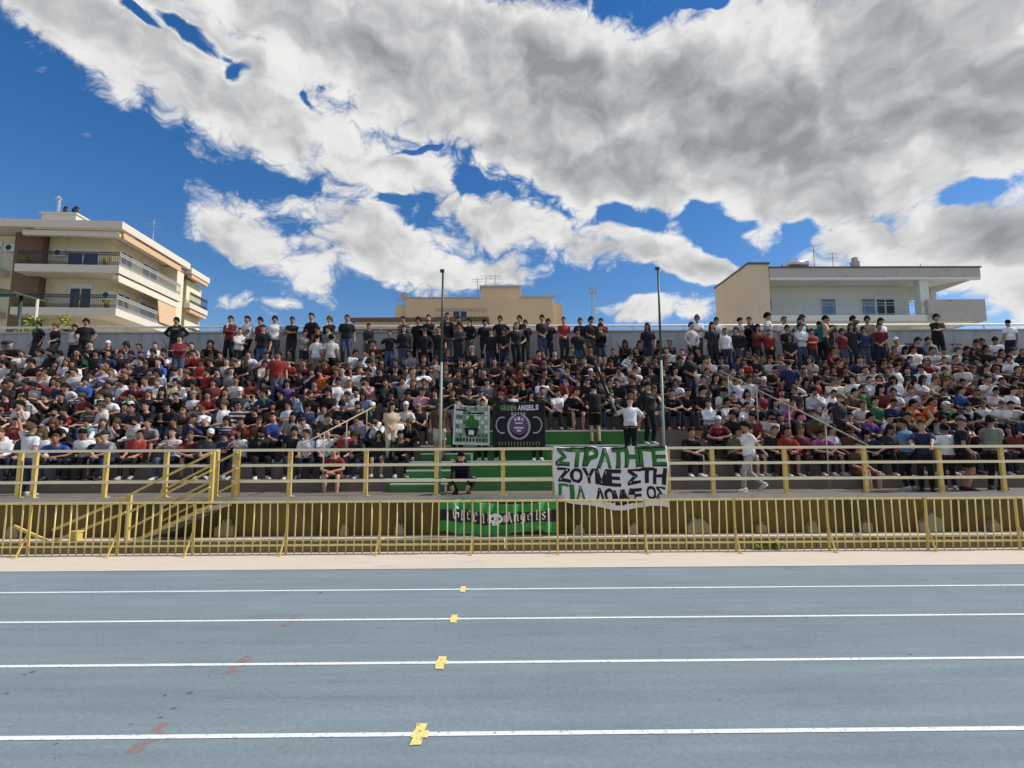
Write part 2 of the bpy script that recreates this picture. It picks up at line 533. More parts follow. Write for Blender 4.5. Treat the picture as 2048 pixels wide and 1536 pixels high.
tag(sheet('ground', -1500, 1500, -1500, 1500, -0.02, M_GROUND, nx=4, ny=4), kind='structure')
track = tag(sheet('running_track', -70, 70, -4, 9.0, 0.0, M_TRACK), kind='structure')
pave = tag(sheet('pavement', -70, 70, 9.0, 12.19, -0.008, M_PAVE), kind='structure')
LINE_Y = [0.34, 1.57, 2.80, 4.04, 5.27, 6.51, 7.76]
for ly in LINE_Y:
    sheet('lane_line', -70, 70, ly - 0.027, ly + 0.027, 0.004, M_LINE, track)
MB().box(-70, 70, 8.975, 9.03, -0.02, 0.010).build('edge_line', M_PAVE, track)


def cross_mark(name, x, y, m, w, l, zz=0.0065):
    b = MB()
    pts = [(-w, -l), (w, -l), (w, -0.05), (w * 1.75, -0.05), (w * 1.75, 0.05), (w, 0.05), (w, l), (-w, l), (-w, 0.05), (-w * 1.3, 0.05), (-w * 1.3, -0.05), (-w, -0.05)]
    b.add([(x + a + rng.uniform(-.006, .006), y + c + rng.uniform(-.008, .008), zz) for a, c in pts], [tuple(range(len(pts)))])
    return b.build(name, m, track)


for ly in LINE_Y[2:]:
    cross_mark('yellow_mark', -0.648, ly, M_YMARK, 0.038, 0.14)
for ly in LINE_Y[3:6]:
    cross_mark('red_mark', -2.57, ly, M_RMARK, 0.055, 0.20, 0.0025)
for (px, py, s) in ((66, 1344, .035), (48, 1350, .03), (380, 1386, .035), (348, 1417, .03), (264, 1450, .03), (118, 1515, .035), (112, 1488, .03), (330, 1391, .025),
                    (14, 1387, .03), (486, 1325, .035), (1820, 1310, .03), (1440, 1400, .03), (322, 1435, .02), (418, 1352, .02), (640, 1186, .05)):
    v = CAM_R @ Vector(((px - 1024) / 1050, (768 - py) / 1050, -1))
    t = -CAM_H / v.z
    cx, cy = v.x * t, v.y * t
    b = MB()
    s *= .75
    pts = [(cx + s * 1.3 * math.cos(a) * rng.uniform(.5, 1.1), cy + s * .9 * math.sin(a) * rng.uniform(.5, 1.1)) for a in [i * math.pi / 5 for i in range(10)]]
    b.add([(x, y, 0.0035) for x, y in pts], [tuple(range(10))])
    b.build('scuff_mark', M_SCUFF, track)

# low kerb of concrete blocks just behind the barrier
kerb = tag(link('kerb', None), kind='structure')
bx = -13.2
while bx < 13.2:
    w = rng.uniform(1.15, 1.25)
    h = 0.2 + rng.uniform(-.008, .008)
    y0 = 10.42 + rng.uniform(-.008, .008)
    m = MB()
    m.prism([(bx + .008, -.008), (bx + w - .008, -.008), (bx + w - .008, h - .015), (bx + w - .025, h), (bx + .025, h), (bx + .008, h - .015)], y0, y0 + .22)
    m.build('kerb_block', M_KERB, kerb)
    bx += w

# ------------------------------------------------------------------ grandstand
DECK_Y, DECK_Z = 12.2, 0.86
T_RISE, T_RUN, N_T = 0.412, 0.58, 10


def tier_y(k):
    return 13.4 + T_RUN * (k - 1)


def tier_z(k):
    return 1.16 + T_RISE * (k - 1)


SW = 25.0          # half width of the stand
stand = thing('grandstand', 'long stepped concrete grandstand behind yellow railings, filled with spectators', 'grandstand', (0, DECK_Y, 0))
P0 = stand.location


def spart(mb, name, m, parent=stand, **k):
    o = mb.build(name, m, parent, **k)
    return o


def sbox(name, m, x0, x1, y0, y1, z0, z1, parent=stand):
    b = MB().box(x0, x1, y0 - DECK_Y, y1 - DECK_Y, z0, z1)
    return b.build(name, m, parent)


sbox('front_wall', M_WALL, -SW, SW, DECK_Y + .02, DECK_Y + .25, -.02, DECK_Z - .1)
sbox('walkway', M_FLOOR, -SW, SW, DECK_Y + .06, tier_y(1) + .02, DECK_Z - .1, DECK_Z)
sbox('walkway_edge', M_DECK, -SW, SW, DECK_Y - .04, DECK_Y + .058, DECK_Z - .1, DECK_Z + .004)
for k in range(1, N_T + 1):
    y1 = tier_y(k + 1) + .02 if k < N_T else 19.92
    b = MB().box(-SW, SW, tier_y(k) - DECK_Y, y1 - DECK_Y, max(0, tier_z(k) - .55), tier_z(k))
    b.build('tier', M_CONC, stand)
back_wall = sbox('back_wall', M_BACK, -SW, SW, 19.9, 20.1, 3.5, 6.27)
sbox('coping', M_DECK, -SW, SW, 19.86, 20.14, 6.272, 6.33, back_wall)
# green painted block of steps in the middle, with white edges
GX = {1: (-3.05, 1.35), 2: (-2.75, 1.4), 3: (-2.4, 4.15), 4: (-2.1, 4.15)}
for k, (ga, gb) in GX.items():
    y0, y1, z = tier_y(k), tier_y(k + 1), tier_z(k)
    zb = tier_z(k - 1) if k > 1 else DECK_Z
    b = MB()
    b.box(ga, gb, y0 - .004 - DECK_Y, y0 - DECK_Y + .01, zb + .006, z + .004)
    b.box(ga, gb, y0 - .003 - DECK_Y, y1 - .006 - DECK_Y, z - .01, z + .0045)
    b.build('green_paint', M_GREEN, stand)
    b = MB().box(ga, gb, y0 - .008 - DECK_Y, y0 + .05 - DECK_Y, z - .035, z + .009)
    b.build('white_edge', M_WHITE, stand)
# half steps of the aisle on the left of the green block
for k in range(1, 4):
    y0, z = tier_y(k), tier_z(k)
    zl = tier_z(k - 1) if k > 1 else DECK_Z
    b = MB().box(-2.9 + .28 * (k - 1), -1.5 + .28 * (k - 1), y0 - .29 - DECK_Y, y0 - .009 - DECK_Y, zl + .008, zl + T_RISE * .5)
    st = b.build('aisle_step', M_GREEN, stand)
    MB().box(-2.9 + .28 * (k - 1), -1.5 + .28 * (k - 1), y0 - .297 - DECK_Y, y0 - .25 - DECK_Y, zl + T_RISE * .5 - .03, zl + T_RISE * .5 + .006).build('white_edge', M_WHITE, st)
    MB().box(-1.56 + .28 * (k - 1), -1.5 + .28 * (k - 1), y0 - .299 - DECK_Y, y0 - .01 - DECK_Y, zl + .008, zl + T_RISE * .5 - .031).build('white_edge', M_WHITE, st)
# rough grey footings along the bottom of the wall
for px, w, h in ((452, .42, .38), (690, .16, .25), (800, .2, .3), (1395, .5, .36), (1158, .22, .24), (1265, .2, .26), (1520, .22, .26), (1622, .24, .27), (1730, .22, .28), (1858, .55, .40), (1985, .22, .28), (30, .3, .3)):
    x = X(px, 12.15, 1050)
    b = MB()
    n = 9
    pts = [(-w / 2, 0)] + [(-w / 2 + w * i / n, h * (0.55 + .45 * math.sin(math.pi * (i + .5) / (n + 1))) * rng.uniform(.72, 1.1)) for i in range(n + 1)] + [(w / 2, 0)]
    b.prism([(x + a, c - .005) for a, c in pts], -.14, .015)
    b.build('rough_footing', M_STUB, stand)
# painted block letters on the back wall


def text_mesh(s, size, extrude=0.0, bold=0.0, sx=1.0, spacing=1.0):
    cu = bpy.data.curves.new('t', 'FONT')
    cu.body, cu.size, cu.extrude, cu.offset = s, size, extrude, bold
    cu.align_x = 'LEFT'
    cu.space_character = spacing
    cu.resolution_u = 3
    o = bpy.data.objects.new('t', cu)
    scratch.collection.objects.link(o)
    me = evaluated(o)
    bpy.data.objects.remove(o)
    for v in me.vertices:
        v.co.x *= sx
    return me


def bounds(me):
    a = np.empty(len(me.vertices) * 3)
    me.vertices.foreach_get('co', a)
    a = a.reshape(-1, 3)
    return a.min(0), a.max(0), a


def fit_text(s, x0, x1, z0, z1, y, bold=0.0, thick=0.004, spacing=1.0):
    """lettering stretched into the rectangle, standing in the x-z plane at depth y"""
    me = text_mesh(s, 1.0, 0.0, bold, 1.0, spacing)
    lo, hi, a = bounds(me)
    b = np.empty_like(a)
    b[:, 0] = x0 + (a[:, 0] - lo[0]) / (hi[0] - lo[0]) * (x1 - x0)
    b[:, 2] = z0 + (a[:, 1] - lo[1]) / (hi[1] - lo[1]) * (z1 - z0)
    b[:, 1] = y
    me.vertices.foreach_set('co', b.ravel())
    me.update()
    return me


M_NAVYLET = mat('dark_wall_paint', (0.11, 0.115, 0.135), 0.85, 0.25, 5, stain=(0.36, 0.37, 0.38), stain_scale=7, stain_lo=0.48, stain_hi=0.62)
for ch, pa, pb in (('Ι', 1790, 1797), ('Ε', 1808, 1830), ('Α', 1840, 1862), ('Σ', 1898, 1922), ('Γ', 1944, 1955), ('Λ', 1961, 1976), ('Ι', 1987, 1995), ('Ο', 2010, 2034)):
    me = fit_text(ch, X(pa, 19.9, 680), X(pb, 19.9, 680), 5.42, 5.78, 19.893 - DECK_Y, .05)
    me.materials.append(M_NAVYLET)
    link('wall_letter', me, back_wall)

# ------------------------------------------------------------------ yellow railings along the walkway
RAIL_Z = (DECK_Z + .35, DECK_Z + .71, DECK_Z + 1.06)
RY = 12.3
rl = {}


def railing(name, label, pxs, xs=None, ext=(0, 0)):
    xs = [X(p, RY, 940) for p in pxs] if xs is None else xs
    t = thing(name, label, 'railing', ((xs[0] + xs[-1]) / 2, RY, DECK_Z))
    ox = t.location.x
    for x in xs:
        b = MB().beam((x - ox, 0, 0), (x - ox, 0, 1.09), .09, .07)
        b.box(x - ox - .09, x - ox + .09, -.07, .07, -.002, .014)
        b.build('post', M_YEL, t)
    for z in RAIL_Z:
        b = MB().beam((xs[0] - ox - ext[0], -.045, z - DECK_Z), (xs[-1] - ox + ext[1], -.045, z - DECK_Z), .05, .06)
        b.build('rail', M_RAIL, t)
    return t


railing('walkway_railing', 'yellow three-rail railing running from the photo edge to left stairs', [-150, 40, 70, 212, 332, 433], ext=(.3, .03))
railing('walkway_railing', 'long yellow three-rail railing between left stairs and white lettered banner', [470, 580, 732, 873, 1006, 1108, 1222], ext=(.03, .03))
railing('walkway_railing', 'yellow three-rail railing beyond the white banner, ending at photo edge', [1336, 1425, 1570, 1730, 1880, 2005, 2130, 2260], ext=(.03, .3))


M_HAND = mat('worn_handrail', (0.40, 0.34, 0.26), 0.5, 0.2, 7, stain=(0.22, 0.16, 0.11), stain_scale=8)


def handrail(label, p0, p1, n_posts, z_off):
    p0, p1 = Vector(p0), Vector(p1)
    t = thing('handrail', label, 'handrail', p0)
    MB().tube((0, 0, 0), p1 - p0, .019, n=8).build('rail', M_HAND, t, smooth=True)
    for i in range(1, n_posts + 1):
        q = (p1 - p0) * (i / (n_posts + .3))
        w = p0 + q
        k = max(1, min(N_T, int((w.y - 13.4) / T_RUN) + 1)) if w.y > 13.4 else 0
        zb = tier_z(k) if k else DECK_Z
        MB().tube(q, (q.x, q.y, zb - p0.z), .016, n=6).build('post', M_HAND, t, smooth=True)
    return t


handrail('pale diagonal handrail climbing through the crowd from railing, beside magenta shirt', at(1735, 890, 12.34), at(1440, 742, 16.2), 4, 0)
handrail('pale diagonal handrail climbing through the crowd behind the long railing', at(597, 893, 12.34), at(745, 815, 15.0), 3, 0)

# ------------------------------------------------------------------ front stairs on the left, with yellow rails
stairs = thing('stairs', 'open metal stairs with yellow side rails climbing from pavement to the walkway', 'stairs', (X(440, 11.6, 1000), 11.15, 0))
sx0 = stairs.location.x
NS = 5
for i in range(NS):
    h = DECK_Z * (NS - i) / (NS + 1)
    x1 = -i * .30
    MB().box(x1 - .31, x1, 0.03, .97, h - .03, h).build('tread', M_CONC, stairs)
for y in (0.0, 1.0):
    MB().beam((.05, y - .008, DECK_Z * .92), (-1.62, y - .008, .02), .03, .07).build('stringer', M_YEL, stairs)


def stair_rails(y):
    b = MB()
    top, bot = Vector((.05, y, DECK_Z + 1.02)), Vector((-1.62, y, 1.02))
    for dz in (0, -.36, -.70):
        b2 = MB().beam(top + Vector((0, 0, dz)), bot + Vector((0, 0, dz)), .04, .04)
        b2.build('rail', M_YEL, stairs)
    for x, zb, zt in ((.05, DECK_Z, DECK_Z + 1.05), (-1.62, 0, 1.05)):
        MB().beam((x, y + .055, zb), (x, y + .055, zt), .08, .06).build('post', M_YEL, stairs)


stair_rails(-.06)
stair_rails(1.0)
# lower end: a continuing rail down to a short post on the pavement
for dz in (0, -.3):
    MB().beam((-1.64, -.06, .98 + dz), (-3.1, -.06, .34 + dz * .8), .045, .05).build('rail', M_YEL, stairs)
MB().beam((-3.1, -.06, .08), (-3.9, -.06, .42), .045, .05).build('rail', M_YEL, stairs)
bol = thing('post', 'short thick yellow post standing on the pavement at the foot of stairs', 'post', (X(146, 10.75, 1085), 10.82, -.008))
bol.name = 'yellow_bollard'
bb = MB()
bb.box(-.07, .07, -.07, .07, 0, .34)
bb.box(-.085, .085, -.085, .085, .34, .37)
bb.build('shaft', M_YEL, bol)
MB().box(-.12, .12, -.12, .12, -.002, .025).build('base_plate', M_YEL, bol)

# ------------------------------------------------------------------ yellow barrier fence at the edge of the track
BY = 10.28
panel_px = [-125, 60, 238, 388, 574, 760, 945, 1115, 1290, 1470, 1656, 1852, 2035, 2200]
BAR_ME = MB().tube((0, 0, 0), (0, 0, .96), .0135, n=6).mesh('bar', M_BAR, smooth=True)
ordn = ['first', 'second', 'third', 'fourth', 'fifth', 'sixth', 'seventh', 'eighth', 'ninth', 'tenth', 'eleventh', 'twelfth', 'thirteenth',
        'fourteenth', 'fifteenth', 'sixteenth', 'seventeenth', 'eighteenth', 'nineteenth', 'twentieth', 'twenty-first', 'twenty-second',
        'twenty-third', 'twenty-fourth', 'twenty-fifth', 'twenty-sixth', 'twenty-seventh', 'twenty-eighth', 'twenty-ninth', 'thirtieth',
        'thirty-first', 'thirty-second', 'thirty-third', 'thirty-fourth', 'thirty-fifth', 'thirty-sixth']
for i in range(len(panel_px) - 1):
    xa, xb = X(panel_px[i], BY, 1050), X(panel_px[i + 1], BY, 1050)
    near = {6: ', in front of the green banner', 7: ', below the white banner'}.get(i, '')
    lab = 'pale yellow barred barrier panel, %s from the photo left along the track%s' % (ordn[i], '')
    t = thing('barrier_panel', lab, 'barrier', (xa, BY, -.008), 0, 'yellow barrier panels along the track')
    lean = rng.uniform(-.012, .012) + (.03 if i == 11 else 0)
    t.rotation_euler = (lean, 0, 0)
    w = xb - xa
    MB().beam((.03, 0, .965), (w - .03, 0, .965), .04, .035).build('top_rail', M_BAR, t)
    MB().beam((.03, 0, .16), (w - .03, 0, .16), .035, .03).build('bottom_rail', M_BAR, t)
    MB().beam((.0, 0, 0.0), (.0, 0, .985), .036, .036).build('post', M_YEL, t)
    b = MB().beam((.0, -.0, .46), (-.02, -.22, .012), .026, .022)
    b.box(-.05, .01, -.27, -.18, 0, .01)
    b.build('foot_brace', M_YEL, t)
    nb = max(3, round(w / .157))
    for j in range(1, nb):
        o = link('bar', BAR_ME, t, (w * j / nb + rng.uniform(-.006, .006), rng.uniform(-.004, .004), .008))
        o.rotation_euler = (rng.uniform(-.008, .008), rng.uniform(-.014, .014) + (rng.uniform(-.05, .05) if rng.random() < .08 else 0), 0)

# ------------------------------------------------------------------ buildings behind the stand
M_CREAM = mat('cream_render', (0.74, 0.69, 0.50), 0.9, 0.06, 0.8, bump=0.2, bscale=12, stain=(0.64, 0.58, 0.42), stain_scale=0.7, stretch=(1.5, 1.5, .3))
M_SLAB = mat('pale_slab', (0.68, 0.62, 0.54), 0.9, 0.07, 1.0, stain=(0.55, 0.49, 0.43), stain_scale=0.8)
M_BROWN = mat('brown_render', (0.20, 0.125, 0.085), 0.9, 0.12, 1.5)
M_AWN = mat('awning_cloth', (0.62, 0.42, 0.27), 0.85, 0.1, 4.0)
M_AWNW = mat('awning_cloth_pale', (0.72, 0.66, 0.56), 0.85, 0.1, 4.0)
M_GLASS = mat('window_glass', (0.035, 0.05, 0.075), 0.12, 0.2, 1.0, spec=0.6)
M_BGLASS = mat('blue_shutter', (0.16, 0.27, 0.44), 0.5, 0.1, 6.0)
M_FRAME = mat('white_frame', (0.74, 0.75, 0.76), 0.5, 0.05, 4.0)
M_IRON = mat('dark_iron', (0.05, 0.05, 0.055), 0.5, 0.2, 6.0)
M_RAILW = mat('pale_iron', (0.42, 0.43, 0.42), 0.5, 0.15, 6.0)
M_TAN = mat('tan_render', (0.74, 0.56, 0.36), 0.9, 0.08, 0.6, bump=0.2, bscale=10, stain=(0.62, 0.46, 0.29), stain_scale=0.7, stretch=(1.5, 1.5, .3))
M_TAN2 = mat('beige_render', (0.72, 0.58, 0.42), 0.9, 0.07, 0.5, stain=(0.60, 0.48, 0.34), stain_scale=0.7, stretch=(1.5, 1.5, .3))
M_PALE = mat('pale_green_white_render', (0.72, 0.75, 0.72), 0.9, 0.05, 0.7, stain=(0.62, 0.66, 0.64), stain_scale=0.5)
M_GREYC = mat('weathered_concrete', (0.50, 0.47, 0.44), 0.9, 0.15, 1.2, bump=0.3, bscale=14, stain=(0.28, 0.26, 0.25), stain_scale=0.9)
M_ROOFB = mat('brown_fascia', (0.16, 0.11, 0.085), 0.8, 0.15, 2.0)
M_STEEL = mat('steel', (0.62, 0.64, 0.66), 0.3, 0.08, 4.0, metal=0.8)
M_DARK = mat('dark_panel', (0.03, 0.035, 0.045), 0.25, 0.2, 2.0, spec=0.6)


def rail_mesh(p0, p1, h=.95, step=.13, ornate=True):
    """balcony railing between two points: rails, thin bars and a band of rings"""
    p0, p1 = Vector(p0), Vector(p1)
    b = MB()
    L = (p1 - p0).length
    d = (p1 - p0).normalized()
    for z in (.08, h * .78, h):
        b.beam(p0 + Vector((0, 0, z)), p1 + Vector((0, 0, z)), .035, .04)
    n = int(L / step)
    for i in range(n + 1):
        q = p0 + d * (L * i / n)
        b.beam(q + Vector((0, 0, .08)), q + Vector((0, 0, h)), .018, .018)
    if ornate:
        for i in range(n):
            q = p0 + d * (L * (i + .5) / n)
            for z0, z1 in ((h * .80, h * .97), (.12, .28)):
                b.beam(q + d * -.04 + Vector((0, 0, z0)), q + d * .04 + Vector((0, 0, z1)), .016, .016)
                b.beam(q + d * .04 + Vector((0, 0, z0)), q + d * -.04 + Vector((0, 0, z1)), .016, .016)
    return b


def window(parent, x0, x1, z0, z1, y, glass=M_GLASS, panes=2, box=.28, axis='x', out=-1):
    """window or balcony door proud of a wall plane: frame with panes set back, shutter box above.
    axis 'x': wall plane y = const; axis 'y': wall plane x = const (x0, x1 are then along y)"""
    def bx(b, a0, a1, d0, d1, c0, c1):
        d0, d1 = sorted((d0, d1))
        if axis == 'x':
            b.box(a0, a1, y + d0, y + d1, c0, c1)
        else:
            b.box(y + d0, y + d1, a0, a1, c0, c1)
        return b
    f = MB()
    t = .07
    bx(f, x0, x1, out * .06, -out * .02, z1 - t, z1)
    bx(f, x0, x1, out * .06, -out * .02, z0, z0 + t)
    ws = (x1 - x0 - t) / panes
    for i in range(panes + 1):
        bx(f, x0 + ws * i, x0 + ws * i + t, out * .057, -out * .02, z0 + t, z1 - t)
    fo = f.build('window', M_FRAME, parent)
    if box:
        bx(MB(), x0 - .05, x1 + .05, out * .09, -out * .01, z1 + .002, z1 + box).build('shutter_box', M_FRAME, fo)
    for i in range(panes):
        bx(MB(), x0 + ws * i + t, x0 + ws * (i + 1), out * .02, -out * .01, z0 + t, z1 - t).build('pane', glass, fo)
    return fo


M_LEAF = mat('leaf', (0.17, 0.22, 0.03), 0.6, 0.35, 4.0, color2=(0.30, 0.30, 0.05))
M_BARK = mat('bark', (0.10, 0.075, 0.05), 0.9, 0.2, 10)


def leaf_cloud(n, cx, cy_, cz, rx, ry, rz, s, seed):
    r = random.Random(seed)
    b = MB()
    clumps = []
    for i in range(max(5, n // 90)):
        while True:
            q = Vector((r.uniform(-1, 1), r.uniform(-1, 1), r.uniform(-1, 1)))
            if q.length < 1: break
        clumps.append((q, r.uniform(.22, .42)))
    for i in range(n):
        c, cr = r.choice(clumps)
        q = c + Vector((r.gauss(0, 1), r.gauss(0, 1), r.gauss(0, 1))) * cr * .5
        p = Vector((cx + q.x * rx, cy_ + q.y * ry, cz + q.z * rz))
        a = Vector((r.gauss(0, 1), r.gauss(0, 1), r.gauss(0, .7))).normalized()
        e = a.orthogonal().normalized() * (s * .45)
        L = a * s * r.uniform(.7, 1.3)
        b.add([p, p + L * .5 + e, p + L, p + L * .5 - e], [(0, 1, 2, 3)])
    return b


# ---- left: cream apartment block with balconies
lb = thing('apartment_building', 'cream apartment block with wraparound balconies and rolled awnings beyond the stand', 'building', (-27.25, 36.0, 0), R(3.6))
W_, D_ = -13.0, 12.2
REC = 1.7
# walls (recessed behind the balcony line)
MB().box(-6.1, -REC, REC, D_, 0, 17.15).build('wall', M_CREAM, lb)
MB().box(W_, -8.05, REC, D_, 0, 17.15).build('wall', M_CREAM, lb)
MB().box(-8.0, -6.15, REC - .55, D_, 0, 17.2).build('pilaster', M_BROWN, lb)
# projecting bay on the sunny side
MB().box(-REC + .01, -.45, 7.9, 8.9, 0, 17.1).build('side_bay', M_CREAM, lb)
MB().box(-REC + .01, -.55, 9.6, D_ - .1, 0, 16.5).build('side_bay', M_CREAM, lb)
roof = MB().box(W_, .0, .0, 9.0, 17.2, 17.72).build('roof', M_SLAB, lb)
MB().box(W_, .12, 9.02, D_, 16.9, 17.4).build('roof_slab', M_SLAB, lb)
MB().box(W_ + .1, -.1, .1, 8.9, 17.722, 17.80).build('coping', M_GREYC, roof)
MB().box(-6.0, -.12, .12, REC, 17.12, 17.198).build('soffit', M_CREAM, roof)
for (zt, zb) in ((14.52, 13.98), (11.45, 10.93), (8.4, 7.9)):
    s = MB()
    s.box(-6.9, 0, 0, REC, zb, zt)
    s.box(-REC, 0, REC + .002, 7.88, zb, zt)
    bl = s.build('balcony_slab', M_SLAB, lb)
    MB().box(W_, -8.6, .05, REC, zb + .05, zt - .02).build('balcony_slab', M_SLAB, lb)
    MB().box(-.54, .1, 9.05, D_ - .05, zb - .15, zt - .25).build('balcony_slab', M_SLAB, lb)
    if zt > 9:
        rail_mesh((-6.8, .06, zt), (-.06, .06, zt)).build('front_railing', M_IRON, bl)
        rail_mesh((-.06, .06, zt), (-.06, 7.8, zt)).build('side_railing', M_RAILW, bl)
        rail_mesh((W_, .1, zt), (-8.6, .1, zt)).build('front_railing', M_IRON, lb)
        rail_mesh((.05, 9.1, zt - .25), (.05, D_ - .1, zt - .25)).build('side_railing', M_IRON, lb)
# rolled awnings under the roof and balcony edges
MB().box(-6.8, -.3, .25, .55, 16.72, 17.08).build('awning', M_AWNW, lb)
b = MB().box(-.5, -.12, .4, 7.8, 16.78, 17.05)
b.box(-.16, -.08, .4, 7.8, 16.6, 16.79)
b.build('awning', M_AWN, lb)
b = MB().box(-.5, -.12, .2, 7.6, 13.6, 13.90)
b.box(-.16, -.08, .2, 7.6, 13.4, 13.61)
b.build('awning', M_AWNW, lb)
b = MB()
b.add([(-.15, 4.9, 13.5), (.1, 4.9, 11.6), (.1, 7.4, 11.6), (-.15, 7.4, 13.5), (-.18, 4.9, 13.46), (.06, 4.9, 11.6), (.06, 7.4, 11.6), (-.18, 7.4, 13.46)],
      [(0, 1, 2, 3), (7, 6, 5, 4), (0, 4, 5, 1), (1, 5, 6, 2), (2, 6, 7, 3), (3, 7, 4, 0)])
b.build('lowered_awning', M_AWN, lb)
MB().box(-.3, .05, 9.2, D_ - .2, 16.55, 16.85).build('awning', M_AWN, lb)
MB().box(-.3, .05, 9.2, D_ - .2, 13.45, 13.7).build('awning', M_AWN, lb)
window(lb, -4.75, -2.55, 14.6, 16.0, REC)
window(lb, -4.4, -2.85, 11.5, 13.35, REC, M_GLASS)
window(lb, -10.6, -9.3, 14.6, 16.4, REC)
window(lb, -10.6, -9.3, 11.5, 13.3, REC)
for y0, y1 in ((2.6, 4.0), (5.2, 7.2)):
    window(lb, y0, y1, 14.55, 16.55, -REC, axis='y', out=1)
    window(lb, y0, y1, 11.5, 13.3, -REC, axis='y', out=1)
for x, z in ((-5.55, 15.6), (-2.0, 12.5), (-8.9, 15.9)):
    b = MB().box(x, x + .75, REC - .32, REC - .02, z, z + .52)
    ac = b.build('air_conditioner', M_FRAME, lb)
    MB().tube((x + .3, REC - .325, z + .26), (x + .3, REC - .335, z + .26), .2, n=14).build('fan_grille', M_IRON, ac)
for x, z in ((-6.4, 14.54), (-1.2, 14.54), (-5.2, 11.47), (-.9, 11.47), (-3.0, 11.47)):
    pt_ = MB().tube((x, .45, z), (x, .45, z + .32), .13, .18, n=10).build('flower_pot', M_BROWN, lb)
    leaf_cloud(90, x, .45, z + .55, .3, .22, .3, .12, int(x * -10)).build('plant', M_LEAF, pt_)
# roof top: stair house with small flue, chimney
b = MB()
b.box(-7.2, -4.8, 2.2, 5.6, 17.8, 19.1)
b.box(-7.3, -4.7, 2.1, 5.7, 19.1, 19.22)
sh = b.build('stair_house', M_SLAB, lb)
b = MB().tube((-6.5, 2.7, 19.2), (-6.5, 2.7, 20.5), .13, n=10)
b.tube((-6.5, 2.7, 20.5), (-6.5, 2.7, 20.75), .22, .04, n=10)
b.build('flue', M_STEEL, sh)
b = MB()
for q in ((-5.9, 2.6), (-5.5, 2.9), (-5.1, 2.6)):
    b.tube((q[0], q[1], 19.2), (q[0], q[1], 19.75), .12, .14, n=8)
    b.tube((q[0], q[1], 19.78), (q[0], q[1], 19.95), .2, .05, n=8)
b.build('vents', M_DARK, sh)
b = MB().box(-2.25, -1.55, 2.2, 2.9, 17.8, 18.3)
b.tube((-1.9, 2.5, 18.3), (-1.9, 2.5, 18.75), .16, n=8)
b.build('chimney', M_ROOFB, lb)
b = MB().tube((-.9, 5, 17.8), (-.9, 5, 20.0), .03, n=5)
for z in (19.4, 19.7):
    b.tube((-1.5, 5, z), (-.3, 5, z), .018, n=4)
b.build('antenna', M_GREYC, lb)

# ---- centre: tan building with stepped roof line
mb_ = thing('stepped_building', 'tan building with a stepped flat roof rising behind the middle of crowd', 'building', (0, 50.0, 0))
wl = MB().box(-9.9, 4.45, 0, 9, 0, 15.95).build('wall', M_TAN, mb_)
MB().box(-9.95, -2.6, -.05, 9.05, 15.952, 16.08).build('coping', M_GREYC, wl)
tw = MB().box(-2.58, 1.28, .35, 6, 15.96, 17.15).build('roof_room', M_TAN, mb_)
MB().box(-2.7, 1.4, .23, 6.1, 17.152, 17.32).build('coping', M_GREYC, tw)
MB().box(1.3, 4.5, -.05, 9.05, 15.952, 16.18).build('coping', M_GREYC, wl)
MB().box(-11.0, -9.92, .5, 8, 0, 15.35).build('side_wing', M_TAN, mb_)
MB().box(4.47, 5.45, .6, 8, 0, 15.55).build('side_wing', M_TAN, mb_)
rail_mesh((-10.95, .6, 15.35), (-9.95, .6, 15.35), .8, .2, False).build('roof_railing', M_RAILW, mb_)
rail_mesh((4.5, .7, 15.55), (5.4, .7, 15.55), .8, .2, False).build('roof_railing', M_RAILW, mb_)
# satellite dish
ds = MB()
rings = [[Vector((-10.1 + rr * math.cos(t), .35 - (rr * rr) * .5 + .1, 16.25 + rr * math.sin(t))) for t in [2 * math.pi * i / 14 for i in range(14)]] for rr in (.02, .16, .3, .42)]
ds.loft(rings, caps=False)
ds.tube((-10.1, .5, 15.35), (-10.1, .5, 16.2), .04, n=6)
ds.build('satellite_dish', M_GREYC, mb_)
for i, (px, z0, z1, yy) in enumerate(((955, 16.0, 18.3, 1), (972, 17.3, 19.0, 2), (990, 17.3, 18.6, 1), (893, 16.0, 16.9, 1), (1105, 15.5, 16.9, 1), (1123, 15.5, 16.4, 1))):
    x = X(px, 50 + yy, 580)
    b = MB().tube((x, yy, z0), (x, yy, z1), .05, .03, n=6)
    for z in ((z1 - .15, z1 - .4) if z1 - z0 > 1.2 else ()):
        b.tube((x - .6, yy, z), (x + .6, yy, z), .022, n=4)
    b.build('antenna', M_GREYC, mb_)
MB().box(X(985, 52, 560), X(997, 52, 560), 1.5, 2.2, 15.9, 16.9).build('chimney', M_SLAB, mb_)
MB().box(X(862, 51, 600), X(905, 51, 600), .8, 1.8, 16.0, 16.35).build('skylight', M_FRAME, mb_)
for px0, px1 in ((905, 935),):
    window(mb_, X(px0, 50, 625), X(px1, 50, 625), 13.6, 14.7, 0, box=0)
# lower wing in front, left
lw = thing('low_house', 'low ochre house with brown roof edge, left of the stepped building', 'building', (0, 45.8, 0))
w2 = MB().box(-13.6, -1.8, 0.3, 4.0, 0, 12.75).build('wall', M_TAN2, lw)
MB().box(-13.95, -1.6, -.05, 4.1, 12.755, 13.05).build('roof', M_ROOFB, lw)
MB().box(-13.8, -1.75, .05, .3, 11.9, 12.02).build('ledge', M_ROOFB, lw)
rail_mesh((-6.4, .2, 13.06), (-1.8, .2, 13.06), .8, .22, False).build('roof_railing', M_ROOFB, lw)
for x in (-12.4, -9.9):
    window(lw, x, x + 1.2, 10.4, 11.7, .3, box=.2)

